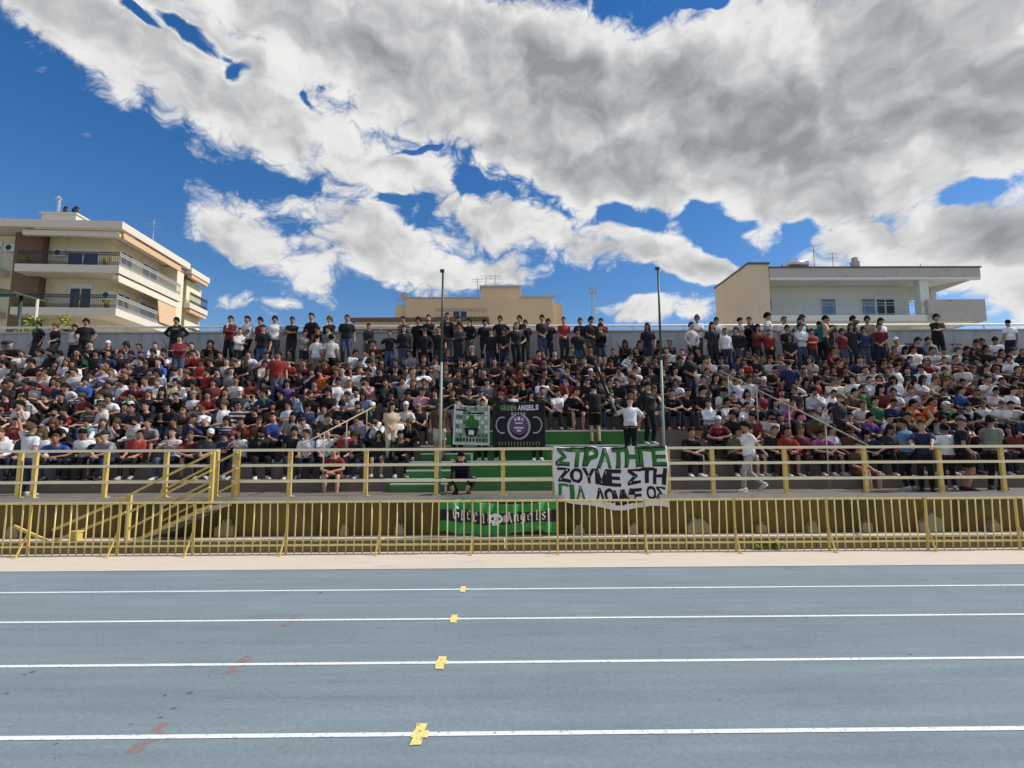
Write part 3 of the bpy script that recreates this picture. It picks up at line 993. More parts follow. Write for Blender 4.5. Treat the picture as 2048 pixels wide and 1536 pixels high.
# ---- right: house with a wide overhanging flat roof
rb = thing('villa', 'white two-storey house with tan side wall and wide overhanging flat roof', 'building', (0, 40.0, 0))
MB().box(19.0, 20.6, 0, 6.7, 0, 15.85).build('side_wall', M_TAN2, rb)
MB().box(18.95, 20.7, -.08, 6.78, 15.853, 16.0).build('coping', M_ROOFB, rb)
fr = MB().box(20.62, 33.4, 2.4, 10.4, 0, 14.72).build('front_wall', M_PALE, rb)
rf = MB()
rf.box(20.65, 37.4, .0, 10.3, 14.8, 15.55)
rfo = rf.build('roof', M_GREYC, rb)
b = MB()
b.add([(20.65, 0, 14.8), (37.4, 0, 14.8), (35.4, 2.4, 14.73), (20.65, 2.4, 14.73)], [(0, 1, 2, 3)])
b.add([(20.65, 0.0, 14.79), (37.39, 0, 14.79), (37.39, 0, 14.60), (20.65, 0, 14.60)], [(0, 1, 2, 3)])
b.add([(20.65, .25, 14.79), (37.39, .25, 14.79), (37.39, .25, 14.60), (20.65, .25, 14.60)], [(3, 2, 1, 0)])
b.add([(20.65, 0, 14.60), (37.39, 0, 14.60), (37.39, .25, 14.60), (20.65, .25, 14.60)], [(0, 1, 2, 3)])
b.build('roof_beam', M_PALE, rb)
MB().box(20.6, 37.5, -.06, 10.35, 15.553, 15.66).build('roof_edge', M_ROOFB, rfo)
MB().box(20.62, 37.3, .0, 2.39, 11.3, 11.75).build('balcony_slab', M_PALE, rb)
pp = MB()
pp.box(32.9, 37.45, -.1, .12, 11.25, 12.95)
pp.box(37.2, 37.45, .13, 6, 11.25, 12.95)
pp.build('parapet', M_GREYC, rb)
MB().box(32.6, 33.3, .15, .8, 11.76, 14.78).build('column', M_PALE, rb)
MB().box(36.0, 36.4, 3.2, 3.6, 11.76, 14.78).build('column', M_PALE, rb)
MB().box(33.41, 37.2, 2.4, 6.2, 11.3, 11.74).build('balcony_slab', M_PALE, rb)
MB().box(33.41, 36.2, 7.5, 10.2, 0, 14.72).build('rear_wall', M_PALE, rb)
rail_mesh((20.8, .06, 11.76), (32.8, .06, 11.76), 1.0, .8, False).build('balcony_railing', M_RAILW, rb)
for px0, px1 in ((1640, 1671), (1721, 1750)):
    window(rb, X(px0, 42.4, 600), X(px1, 42.4, 600), 11.9, 13.75, 2.4, M_BGLASS, panes=1, box=0)
window(rb, X(1531, 42.4, 595), X(1543, 42.4, 595), 12.6, 13.75, 2.4, M_GLASS, panes=1, box=0)
window(rb, 30.6, 32.2, 11.9, 13.7, 2.4, M_GLASS, box=.2)
ht = MB()
xa, xb = X(1574, 42, 510), X(1628, 42, 510)
ht.beam((xa, 2.2, 16.05), (xb, 2.2, 16.05), .12, .1)
ht.add([(xa, 1.2, 15.75), (xb, 1.2, 15.75), (xb, 3.0, 16.75), (xa, 3.0, 16.75), (xa, 1.25, 15.66), (xb, 1.25, 15.66), (xb, 3.05, 16.66), (xa, 3.05, 16.66)],
       [(0, 1, 2, 3), (7, 6, 5, 4), (0, 4, 5, 1), (1, 5, 6, 2), (2, 6, 7, 3), (3, 7, 4, 0)])
hto = ht.build('solar_collector', M_DARK, rb)
MB().tube((xa + .7, 3.2, 17.0), (xb + .1, 3.2, 17.0), .3, n=14).build('water_tank', M_STEEL, hto, smooth=True)
b = MB()
for x in (xa + .1, xb - .1):
    b.tube((x, 3.1, 15.6), (x, 3.1, 16.9), .035, n=5)
b.build('stand_frame', M_IRON, hto)
cx = X(1709, 42, 510)
b = MB().box(cx - .24, cx + .24, 1.8, 2.3, 15.6, 16.75)
b.box(cx - .16, cx + .16, 1.87, 2.23, 16.75, 17.1)
b.build('chimney', M_GREYC, rb)
for px, z1 in ((1627, 18.6), (1664, 17.9), (1838, 16.9)):
    x = X(px, 43, 500)
    b = MB().tube((x, 3, 15.6), (x, 3, z1), .035, n=5)
    if z1 > 17.5:
        for z in (z1 - .1, z1 - .45):
            b.tube((x - .45, 3, z), (x + .45, 3, z), .018, n=4)
    b.build('antenna', M_GREYC, rb)

# lattice mast far behind
ms = thing('lattice_mast', 'thin grey twin-legged lattice mast behind the stand against the sky', 'mast', (X(1186, 60, 600), 60, 0))
b = MB()
for s in (-.22, .22):
    b.tube((s, 0, 0), (s * .8, 0, 19.3), .05, n=5)
for i in range(24):
    z = 8 + i * .48
    b.tube((-.2 if i % 2 else .2, 0, z), (.2 if i % 2 else -.2, 0, z + .48), .022, n=4)
b.build('tower', M_RAILW, ms)
b = MB().tube((-.45, 0, 19.3), (.45, 0, 19.3), .05, n=5)
for s in (-.35, 0, .35):
    b.box(s - .08, s + .08, -.06, .06, 19.35, 20.1)
b.build('antenna_head', M_RAILW, ms)

# pipe railing on top of the back wall
pr = thing('wall_railing', 'thin pipe railing along the top of the grey back wall', 'railing', (0, 20.0, 6.33))
for z in (.20,):
    MB().tube((-SW, 0, z), (SW, 0, z), .045, n=8).build('rail', M_FRAME, pr, smooth=True)
for i in range(26):
    x = -SW + .5 + i * 1.96
    MB().tube((x, 0, -.002), (x, 0, .2), .024, n=6).build('post', M_PIPE, pr, smooth=True)

# tall thin net poles standing on the walkway
for lab, pb, pt in (('tall thin dark green pole standing by the small checked banner', (879, 985), (886, 543)),
                    ('tall thin dark green pole rising beside the white lettered banner', (1331, 985), (1316, 538))):
    d = 12.75
    a, c = at(pb[0], pb[1], d), at(pt[0], pt[1], d)
    t = thing('tall_pole', lab, 'pole', (a.x, d, DECK_Z))
    top = Vector((c.x - a.x, 0, c.z - DECK_Z))
    MB().tube((0, 0, 0), top * .58, .033, .03, n=10).build('lower_shaft', M_POLE2, t, smooth=True)
    MB().tube(top * .58, top, .03, .026, n=10).build('upper_shaft', M_POLE, t, smooth=True)
    b = MB().box(top.x - .07, top.x + .03, -.035, .035, top.z - .02, top.z + .05)
    b.build('pulley', M_POLE, t)
    MB().box(-.09, .09, -.09, .09, -.002, .016).build('base_plate', M_POLE2, t)

# dark canopy at the far left behind the stand
cy = 23.0
cp = thing('canopy', 'dark green curved canopy roof on posts at the far left', 'canopy', (X(38, cy, 640), cy, 0))
zt = Z(592, cy, 20)
b = MB()
rings = []
for i in range(9):
    t = i / 8
    x = .3 - 3.6 * t
    z = zt - cp.location.z + .35 * math.sin(math.pi * (t * .8 + .02))
    rings.append([Vector((x, -.7, z)), Vector((x, 1.0, z)), Vector((x, 1.0, z - .05)), Vector((x, -.7, z - .05))])
b.loft(rings)
b.build('roof', mat('green_metal_roof', (0.07, 0.11, 0.085), 0.35, 0.1, 3, spec=0.5), cp)
MB().tube((0, 0, 0), (0, 0, zt), .07, n=10).build('post', M_POLE, cp, smooth=True)
MB().tube((.28, .5, 0), (.28, .5, zt - .02), .06, n=10).build('post', M_GREYC, cp, smooth=True)
MB().beam((.3, -.5, zt - .12), (-3.2, -.5, zt - .08), .06, .12).build('beam', M_POLE, cp)

# ------------------------------------------------------------------ shrubs behind the wall, left
for lab, px, py, dd, rx, rz, n, sd_ in (('yellow-green leafy shrub behind the back wall beside the canopy post', 55, 668, 22.0, .55, .85, 900, 1),
                                       ('yellow-green leafy shrub behind the back wall below cream balconies', 128, 662, 22.3, .75, .55, 900, 2)):
    c = at(px, py, dd)
    t = thing('shrub', lab, 'shrub', (c.x, dd, 0))
    leaf_cloud(n, 0, 0, c.z, rx, .5, rz, .13, sd_).build('crown', M_LEAF, t)
    MB().tube((0, 0, 0), (0, 0, c.z), .06, .02, n=7).build('trunk', M_BARK, t)
wd = thing('weed', 'small yellow-green weed growing at the foot of the barrier', 'plant', (X(1537, 10.36, 1090), 10.36, -.008))
leaf_cloud(160, 0, 0, .1, .24, .04, .1, .06, 5).build('leaves', M_LEAF, wd)
b = MB()
for i in range(5):
    b.tube((0, 0, 0), (rng.uniform(-.15, .15), rng.uniform(-.02, .02), .12), .004, .002, n=4)
b.build('stems', M_LEAF, wd)

# ------------------------------------------------------------------ people
M_SKIN = object_colour_mat('skin', 0.55, bump=0.05, var=0.12)
M_CLOTH = object_colour_mat('cloth', 0.85, bump=0.3, bscale=13, prints=True, var=0.28)
M_TROUS = object_colour_mat('trouser_cloth', 0.9, bump=0.5, bscale=18, var=0.25)
M_HAIR = object_colour_mat('hair', 0.75, bump=0.4, bscale=60, var=0.4, spec=0.12)
M_SHOE = object_colour_mat('shoe', 0.6, var=0.1)
M_EYE = mat('eye_dark', (0.03, 0.022, 0.02), 0.4)
M_LIP = mat('lip', (0.25, 0.09, 0.075), 0.5)
M_CROWD = object_colour_mat('crowd_mixed', 0.8, attr='Col', var=0.22, bscale=20)

UP = Vector((0, 0, 1))


def ring(c, ax, ay, n=12, p=2.3):
    """super-ellipse ring around c"""
    out = []
    for i in range(n):
        t = 2 * math.pi * i / n
        ct, st = math.cos(t), math.sin(t)
        out.append(c + ax * (math.copysign(abs(ct) ** (2 / p), ct)) + ay * (math.copysign(abs(st) ** (2 / p), st)))
    return out


def limb(b, pts, rad, n=9, round_ends=True, mi=0):
    """tapered tube through points"""
    pts = [Vector(p) for p in pts]
    dirs = []
    for i in range(len(pts)):
        d = (pts[min(i + 1, len(pts) - 1)] - pts[max(i - 1, 0)])
        dirs.append(d.normalized())
    a = dirs[0].orthogonal().normalized()
    rings = []
    for i, (p, d) in enumerate(zip(pts, dirs)):
        a = (a - d * a.dot(d)).normalized()
        c = d.cross(a)
        if i == 0 and round_ends:
            rings.append(ring(p - d * rad[0] * .8, a * rad[0] * .5, c * rad[0] * .5, n, 2))
        rings.append(ring(p, a * rad[i], c * rad[i], n, 2))
        if i == len(pts) - 1 and round_ends:
            rings.append(ring(p + d * rad[i] * .8, a * rad[i] * .5, c * rad[i] * .5, n, 2))
    b.loft(rings, mi)


def ik(a, c, l1, l2, pole):
    a, c, pole = Vector(a), Vector(c), Vector(pole)
    d = c - a
    L = min(d.length, (l1 + l2) * .999)
    d.normalize()
    x = (l1 * l1 - l2 * l2 + L * L) / (2 * L)
    h = math.sqrt(max(0, l1 * l1 - x * x))
    q = pole - d * pole.dot(d)
    q.normalize()
    return a + d * x + q * h, a + d * L


def euler_m(yaw, pitch, rollv=0):
    return Matrix.Rotation(R(yaw), 3, 'Z') @ Matrix.Rotation(R(pitch), 3, 'X') @ Matrix.Rotation(R(rollv), 3, 'Y')


class Pose:
    pass


def make_pose(seated=True, lean=8, side=0, twist=0, head=(0, 0, 0), wl=None, wr=None, el=None, er=None,
              al=None, ar=None, pelvis=None, kl=None, kr=None, foot_pitch=(0, 0), foot_yaw=(8, -8), palm=None):
    """local frame: facing -Y; x to the picture's right when facing the camera... wrists given in the local frame"""
    p = Pose()
    p.seated = seated
    P_ = Vector(pelvis) if pelvis else (Vector((0, 0, .115)) if seated else Vector((0, 0, .95)))
    T = Matrix.Rotation(R(twist), 3, 'Z')
    TL = T @ Matrix.Rotation(R(side), 3, 'Y') @ Matrix.Rotation(R(lean), 3, 'X')
    # Rotation about X by +lean sends +Z to -Y (forwards)
    u = TL @ UP
    r = TL @ Vector((1, 0, 0))
    f = TL @ Vector((0, -1, 0))
    p.P, p.u, p.r, p.f = P_, u, r, f
    p.waist = P_ + u * .14 - f * .005
    p.chest = P_ + u * .32 + f * .01
    p.sh = P_ + u * .432
    p.neck = P_ + u * .515
    p.HM = TL @ euler_m(head[0], head[1], head[2]) if False else (Matrix.Rotation(R(twist + head[0]), 3, 'Z') @ Matrix.Rotation(R(head[1] + lean * .35), 3, 'X') @ Matrix.Rotation(R(head[2] + side * .6), 3, 'Y'))
    p.head = p.neck + u * .045 + p.HM @ Vector((0, -.012, .125))
    p.shl, p.shr = p.sh - r * .178, p.sh + r * .178
    dl, dr = Vector((-.12, .25, -.6)), Vector((.12, .25, -.6))
    wl = Vector(wl) if wl else p.shl + Vector((-.07, -.05, -.5))
    wr = Vector(wr) if wr else p.shr + Vector((.07, -.05, -.5))
    p.ell, p.wl = ik(p.shl, wl, .285, .25, Vector(el) if el else dl)
    p.elr, p.wr = ik(p.shr, wr, .285, .25, Vector(er) if er else dr)
    p.hl, p.hr = P_ + T @ Vector((-.09, 0, -.03)), P_ + T @ Vector((.09, 0, -.03))
    if seated:
        al, ar = Vector(al or (-.13, -.43, -.335)), Vector(ar or (.13, -.43, -.335))
        kl, kr = Vector(kl or (-.1, -.5, 1)), Vector(kr or (.1, -.5, 1))
    else:
        al, ar = Vector(al or (-.10, .0, .085)), Vector(ar or (.10, 0, .085))
        kl, kr = Vector(kl or (0, -1, 0)), Vector(kr or (0, -1, 0))
    p.knl, p.al = ik(p.hl, al, .435, .43, kl)
    p.knr, p.ar = ik(p.hr, ar, .435, .43, kr)
    p.foot_pitch, p.foot_yaw = foot_pitch, [foot_yaw[0] * -1, foot_yaw[1] * -1]
    return p


def torso(b, p, g=0.0, top=True, hem=-.02):
    r, f, u = p.r, p.f, p.u
    rr = lambda c, w, d: b_r.append(ring(c, r * (w + g), f * (d + g), 14))
    b_r = []
    rr(p.P + u * hem, .155, .115)
    rr(p.P + u * .05, .165, .118)
    rr(p.waist, .142, .102)
    rr(p.P + u * .24, .158, .112)
    rr(p.chest, .172, .122)
    rr(p.P + u * .40, .170, .112)
    rr(p.P + u * .45, .128, .088)
    rr(p.P + u * .485, .088, .070)
    if top:
        rr(p.P + u * .51, .066, .06)
    b.loft(b_r)
    for s, q in ((-1, p.shl), (1, p.shr)):
        limb(b, [p.P + u * .425 + r * .06 * s, q], [.062 + g, .050 + g * .7], 10)


def head_rings(M, c):
    prof = [(-.118, .026, .022, -.052), (-.105, .046, .045, -.040), (-.075, .060, .072, -.018), (-.035, .070, .086, -.004), (.005, .0745, .094, 0),
            (.045, .0765, .098, .004), (.08, .070, .090, .006), (.106, .050, .064, .008), (.120, .024, .030, .008)]
    return [ring(c + M @ Vector((0, y, z)), M @ Vector((w, 0, 0)), M @ Vector((0, d, 0)), 14, 2.15) for z, w, d, y in prof]


def body_mb(p):
    b = MB()
    torso(b, p, 0, hem=-.10)
    M = p.HM
    limb(b, [p.neck - p.u * .05, p.neck + p.u * .03, p.head + M @ Vector((0, .01, -.07))], [.062, .055, .054], 10)
    b.loft(head_rings(M, p.head))
    # nose, ears, chin, brow
    limb(b, [p.head + M @ Vector((0, -.088, .012)), p.head + M @ Vector((0, -.108, -.026))], [.010, .016], 7)
    for s in (-1, 1):
        b.loft([ring(p.head + M @ Vector((s * (.073 + k * .014), .012, -.006)), M @ Vector((0, .019 - .004 * k, 0)), M @ Vector((0, 0, .032 - .006 * k)), 8, 2) for k in (0, 1)])
    for sh, e, w, s in ((p.shl, p.ell, p.wl, -1), (p.shr, p.elr, p.wr, 1)):
        m1 = sh.lerp(e, .45); m2 = e.lerp(w, .3)
        limb(b, [sh, m1, e, m2, w], [.054, .047, .038, .041, .027], 9)
        d = (w - e).normalized()
        # palm
        nrm = p.u if abs(d.dot(p.u)) < .8 else p.f
        side = d.cross(nrm).normalized()
        nn = side.cross(d)
        b.loft([ring(w + d * t, side * a, nn * c, 8, 2.4) for t, a, c in ((-.01, .024, .02), (.03, .036, .017), (.075, .04, .015), (.092, .034, .012))])
    for h, k, a in ((p.hl, p.knl, p.al), (p.hr, p.knr, p.ar)):
        limb(b, [h, h.lerp(k, .5), k, k.lerp(a, .35), a], [.088, .074, .054, .056, .037], 10)
    for a, yw, pt in ((p.al, p.foot_yaw[0], p.foot_pitch[0]), (p.ar, p.foot_yaw[1], p.foot_pitch[1])):
        F = euler_m(yw, pt)
        b.loft([ring(a + F @ Vector((0, y, z)), F @ Vector((w, 0, 0)), F @ Vector((0, 0, h)), 8, 2.4) for y, z, w, h in
                ((.06, -.045, .026, .03), (.02, -.03, .034, .045), (-.06, -.045, .038, .033), (-.13, -.055, .04, .022), (-.17, -.06, .026, .014))])
    return b


def face_and_fingers(p):
    b = MB()
    M, c = p.HM, p.head
    for s in (-1, 1):
        q = c + M @ Vector((s * .031, -.083, .012))
        b.loft([ring(q + M @ Vector((0, -.006 * k, 0)), M @ Vector((.017 - .005 * k, 0, 0)), M @ Vector((0, 0, .009 - .003 * k)), 6, 2) for k in (0, 1, 2)], 1)
        b.loft([ring(c + M @ Vector((s * (.031), -.088 - .004 * k, .035)), M @ Vector((.024, 0, .002 * s)), M @ Vector((0, 0, .006)), 6, 3) for k in (0, 1)], 1)
    b.loft([ring(c + M @ Vector((0, -.079 - .006 * k, -.06)), M @ Vector((.024, 0, 0)), M @ Vector((0, 0, .007)), 6, 2) for k in (0, 1, 2)], 2)
    for e, w, s in ((p.ell, p.wl, -1), (p.elr, p.wr, 1)):
        d = (w - e).normalized()
        nrm = p.u if abs(d.dot(p.u)) < .8 else p.f
        side = d.cross(nrm).normalized()
        nn = side.cross(d)
        for i, (o, ln) in enumerate(((-.03, .062), (-.011, .078), (.010, .074), (.029, .056))):
            q0 = w + d * .082 + side * o
            q1 = q0 + d * ln * .6 - nn * .006
            q2 = q1 + d * ln * .32 - nn * .022
            limb(b, [q0, q1, q2], [.0095, .0085, .007], 5, False)
        q0 = w + d * .025 - side * .03 * s
        q1 = q0 + d * .035 - side * .03 * s
        limb(b, [q0, q1, q1 + d * .03 - nn * .008], [.012, .0105, .008], 5, False)
    return b


def shirt_mb(p, long=False, hood=False):
    b = MB()
    torso(b, p, .017, top=False, hem=-.05)
    b.loft([ring(p.P + p.u * t, p.r * w, p.f * d, 12) for t, w, d in ((.40, .15, .10), (.462, .118, .086), (.498, .082, .075))])
    for sh, e, w in ((p.shl, p.ell, p.wl), (p.shr, p.elr, p.wr)):
        if long:
            limb(b, [sh, sh.lerp(e, .5), e, e.lerp(w, .5), e.lerp(w, .96)], [.062, .062, .055, .050, .041], 10, True)
        else:
            limb(b, [sh, sh.lerp(e, .45), sh.lerp(e, .72)], [.062, .066, .070], 10, False)
    if hood:
        c = p.neck + p.u * .01 - p.f * .06
        b.loft([ring(c + p.u * z, p.r * w, p.f * d, 12) for z, w, d in ((-.07, .09, .05), (-.02, .12, .075), (.03, .11, .065), (.055, .07, .04))])
    return b


def trouser_mb(p, short=False):
    b = MB()
    b.loft([ring(p.P + p.u * t, p.r * w, p.f * d, 12) for t, w, d in ((-.115, .13, .105), (-.05, .172, .128), (.02, .168, .126), (.085, .152, .115))])
    for h, k, a in ((p.hl, p.knl, p.al), (p.hr, p.knr, p.ar)):
        if short:
            limb(b, [h, h.lerp(k, .5), h.lerp(k, .86)], [.10, .094, .088], 10, False)
        else:
            limb(b, [h, h.lerp(k, .5), k, k.lerp(a, .5), k.lerp(a, .97)], [.10, .088, .071, .064, .055], 10, False)
    return b


def remeshed(mb, voxel, tris, mats, extra=None, smooth_it=4):
    me = mb.mesh('tmp', mats if isinstance(mats, list) else [mats])
    o = bpy.data.objects.new('tmp', me)
    scratch.collection.objects.link(o)
    m = o.modifiers.new('r', 'REMESH'); m.mode = 'VOXEL'; m.voxel_size = voxel
    if smooth_it:
        s = o.modifiers.new('s', 'SMOOTH'); s.iterations = smooth_it; s.factor = .4
    svl.update()
    n = len(o.evaluated_get(svl.depsgraph).data.polygons) * 2
    d = o.modifiers.new('d', 'DECIMATE'); d.ratio = min(1, tris / n)
    out = evaluated(o)
    bpy.data.objects.remove(o)
    bpy.data.meshes.remove(me)
    out.materials.clear()
    for q in (mats if isinstance(mats, list) else [mats]):
        out.materials.append(q)
    out.polygons.foreach_set('material_index', [0] * len(out.polygons))
    if extra is not None and extra.v:
        bm = bmesh.new()
        bm.from_mesh(out)
        vs = [bm.verts.new(v) for v in extra.v]
        for f, mi in zip(extra.f, extra.m):
            try:
                q = bm.faces.new([vs[i] for i in f]); q.material_index = mi
            except ValueError:
                pass
        bmesh.ops.recalc_face_normals(bm, faces=bm.faces)
        bm.to_mesh(out); bm.free()
    out.polygons.foreach_set('use_smooth', [True] * len(out.polygons))
    out.update()
    return out


# ---- heads of hair and caps, in the head's frame
def hair_short(puff=0.0, seed=0, fringe=0.0, low=-.02):
    r = random.Random(seed)
    b = MB()
    nv, nu = 7, 16
    rings = []
    for i in range(nv + 1):
        a = i / nv * math.pi * .5
        z = .134 * math.sin(a) + puff * math.sin(a)
        rr = math.cos(a)
        ringp = []
        for j in range(nu):
            t = 2 * math.pi * j / nu
            front = max(0, -math.sin(t))
            x, y = math.cos(t) * (.086 + puff) * rr ** .85, math.sin(t) * (.108 + puff) * rr ** .85 + .008
            zz = z
            if i == 0:
                zz = low - .045 * max(0, math.sin(t)) + (front ** 1.5) * (.085 - fringe)
            elif i == 1:
                zz = max(z, low + .02 + (front ** 1.5) * (.085 - fringe))
            k = 1 + r.uniform(-.02, .06)
            ringp.append(Vector((x * k, y * k, zz + r.uniform(-.002, .008))))
        rings.append(ringp)
    b.loft(rings)
    return b


def hair_long(seed=0, ln=.28):
    b = hair_short(.008, seed)
    r = random.Random(seed + 9)
    # curtain down the back and sides
    rings = []
    for i in range(6):
        t = i / 5
        z = .05 - t * (ln + .05)
        pts = []
        for j in range(12):
            a = -math.pi * .12 + j / 11 * math.pi * 1.24
            rad = .095 + .012 * math.sin(t * 3) + r.uniform(-.005, .006)
            pts.append(Vector((math.cos(a) * rad, math.sin(a) * rad * 1.05 + .01 - t * .01, z)))
        inner = [Vector((q.x * .72, q.y * .72, q.z)) for q in reversed(pts)]
        rings.append(pts + inner)
    b.loft(rings)
    return b


def cap_mb(back=False):
    b = MB()
    rings = []
    for i in range(6):
        a = i / 5 * math.pi * .5
        rings.append([Vector((math.cos(t) * .092 * math.cos(a) ** .8, math.sin(t) * .114 * math.cos(a) ** .8 + .004, .035 + .103 * math.sin(a))) for t in [2 * math.pi * j / 14 for j in range(14)]])
    b.loft(rings)
    s = 1 if back else -1
    top = [Vector((.075 * math.cos(t), s * (.085 + .10 * math.sin(t)), .042 - .02 * math.sin(t))) for t in [math.pi * j / 8 for j in range(9)]]
    n = len(top)
    b.add(top + [q - Vector((0, 0, .008)) for q in top], [tuple(range(n)), tuple(range(2 * n - 1, n - 1, -1))] + [(i, (i + 1) % n, n + (i + 1) % n, n + i) for i in range(n)])
    return b


HAIR = [hair_short(0, 1, 0, .0).mesh('hair', M_HAIR, True), hair_short(.006, 2, .03).mesh('hair', M_HAIR, True), hair_short(.015, 3, .02).mesh('hair', M_HAIR, True),
        hair_short(.0, 4, 0, .01).mesh('hair', M_HAIR, True), hair_long(5).mesh('hair', M_HAIR, True), hair_long(6, .2).mesh('hair', M_HAIR, True)]
CAPM = [cap_mb().mesh('cap', M_SHOE, True), cap_mb(True).mesh('cap', M_SHOE, True)]


def beard_mb():
    b = MB()
    rr = []
    for z, w_, d_, y_ in ((-.128, .030, .030, -.050), (-.110, .051, .052, -.040), (-.088, .061, .070, -.024), (-.074, .064, .076, -.019)):
        rr.append([Vector((math.cos(t) * w_ * 1.03, y_ + math.sin(t) * d_ * 1.03, z)) for t in [math.pi * (1.0 + j / 10) for j in range(11)]] + [Vector((math.cos(t) * w_ * .8, y_ + math.sin(t) * d_ * .8, z)) for t in [math.pi * (2.0 - j / 10) for j in range(11)]])
    b.loft(rr)
    return b


def glasses_mb():
    b = MB()
    for s_ in (-1, 1):
        b.box(s_ * .034 - .024, s_ * .034 + .024, -.104, -.096, -.004, .028)
        b.box(s_ * .078 - .002, s_ * .078 + .002, -.10, .01, .014, .022)
    b.box(-.012, .012, -.103, -.098, .014, .022)
    return b


def shoe_mb():
    b = MB()
    b.loft([ring(Vector((0, y, z)), Vector((w, 0, 0)), Vector((0, 0, h)), 10, 2.6) for y, z, w, h in
            ((.085, -.045, .03, .03), (.06, -.03, .04, .052), (.0, -.03, .044, .052), (-.06, -.045, .046, .038), (-.13, -.055, .05, .028), (-.18, -.06, .042, .022), (-.20, -.062, .02, .014))])
    b.box(-.047, .047, -.185, .08, -.088, -.07)
    return b


BEARD = beard_mb().mesh('beard', M_HAIR, True)
GLASS = glasses_mb().mesh('sunglasses', M_SHOE)
SCARF = MB()
SCARF.loft([[Vector((math.cos(t) * (.088 + .022 * math.cos(q)), math.sin(t) * (.082 + .022 * math.cos(q)) - .005, .026 * math.sin(q))) for q in [2 * math.pi * i / 7 for i in range(7)]] for t in [2 * math.pi * j / 16 for j in range(17)]], caps=False)
SCARF.box(.02, .09, -.135, -.115, -.34, .01)
SCARF = SCARF.mesh('scarf', M_TROUS, True)
SHOE = shoe_mb().mesh('shoe', M_SHOE, True)

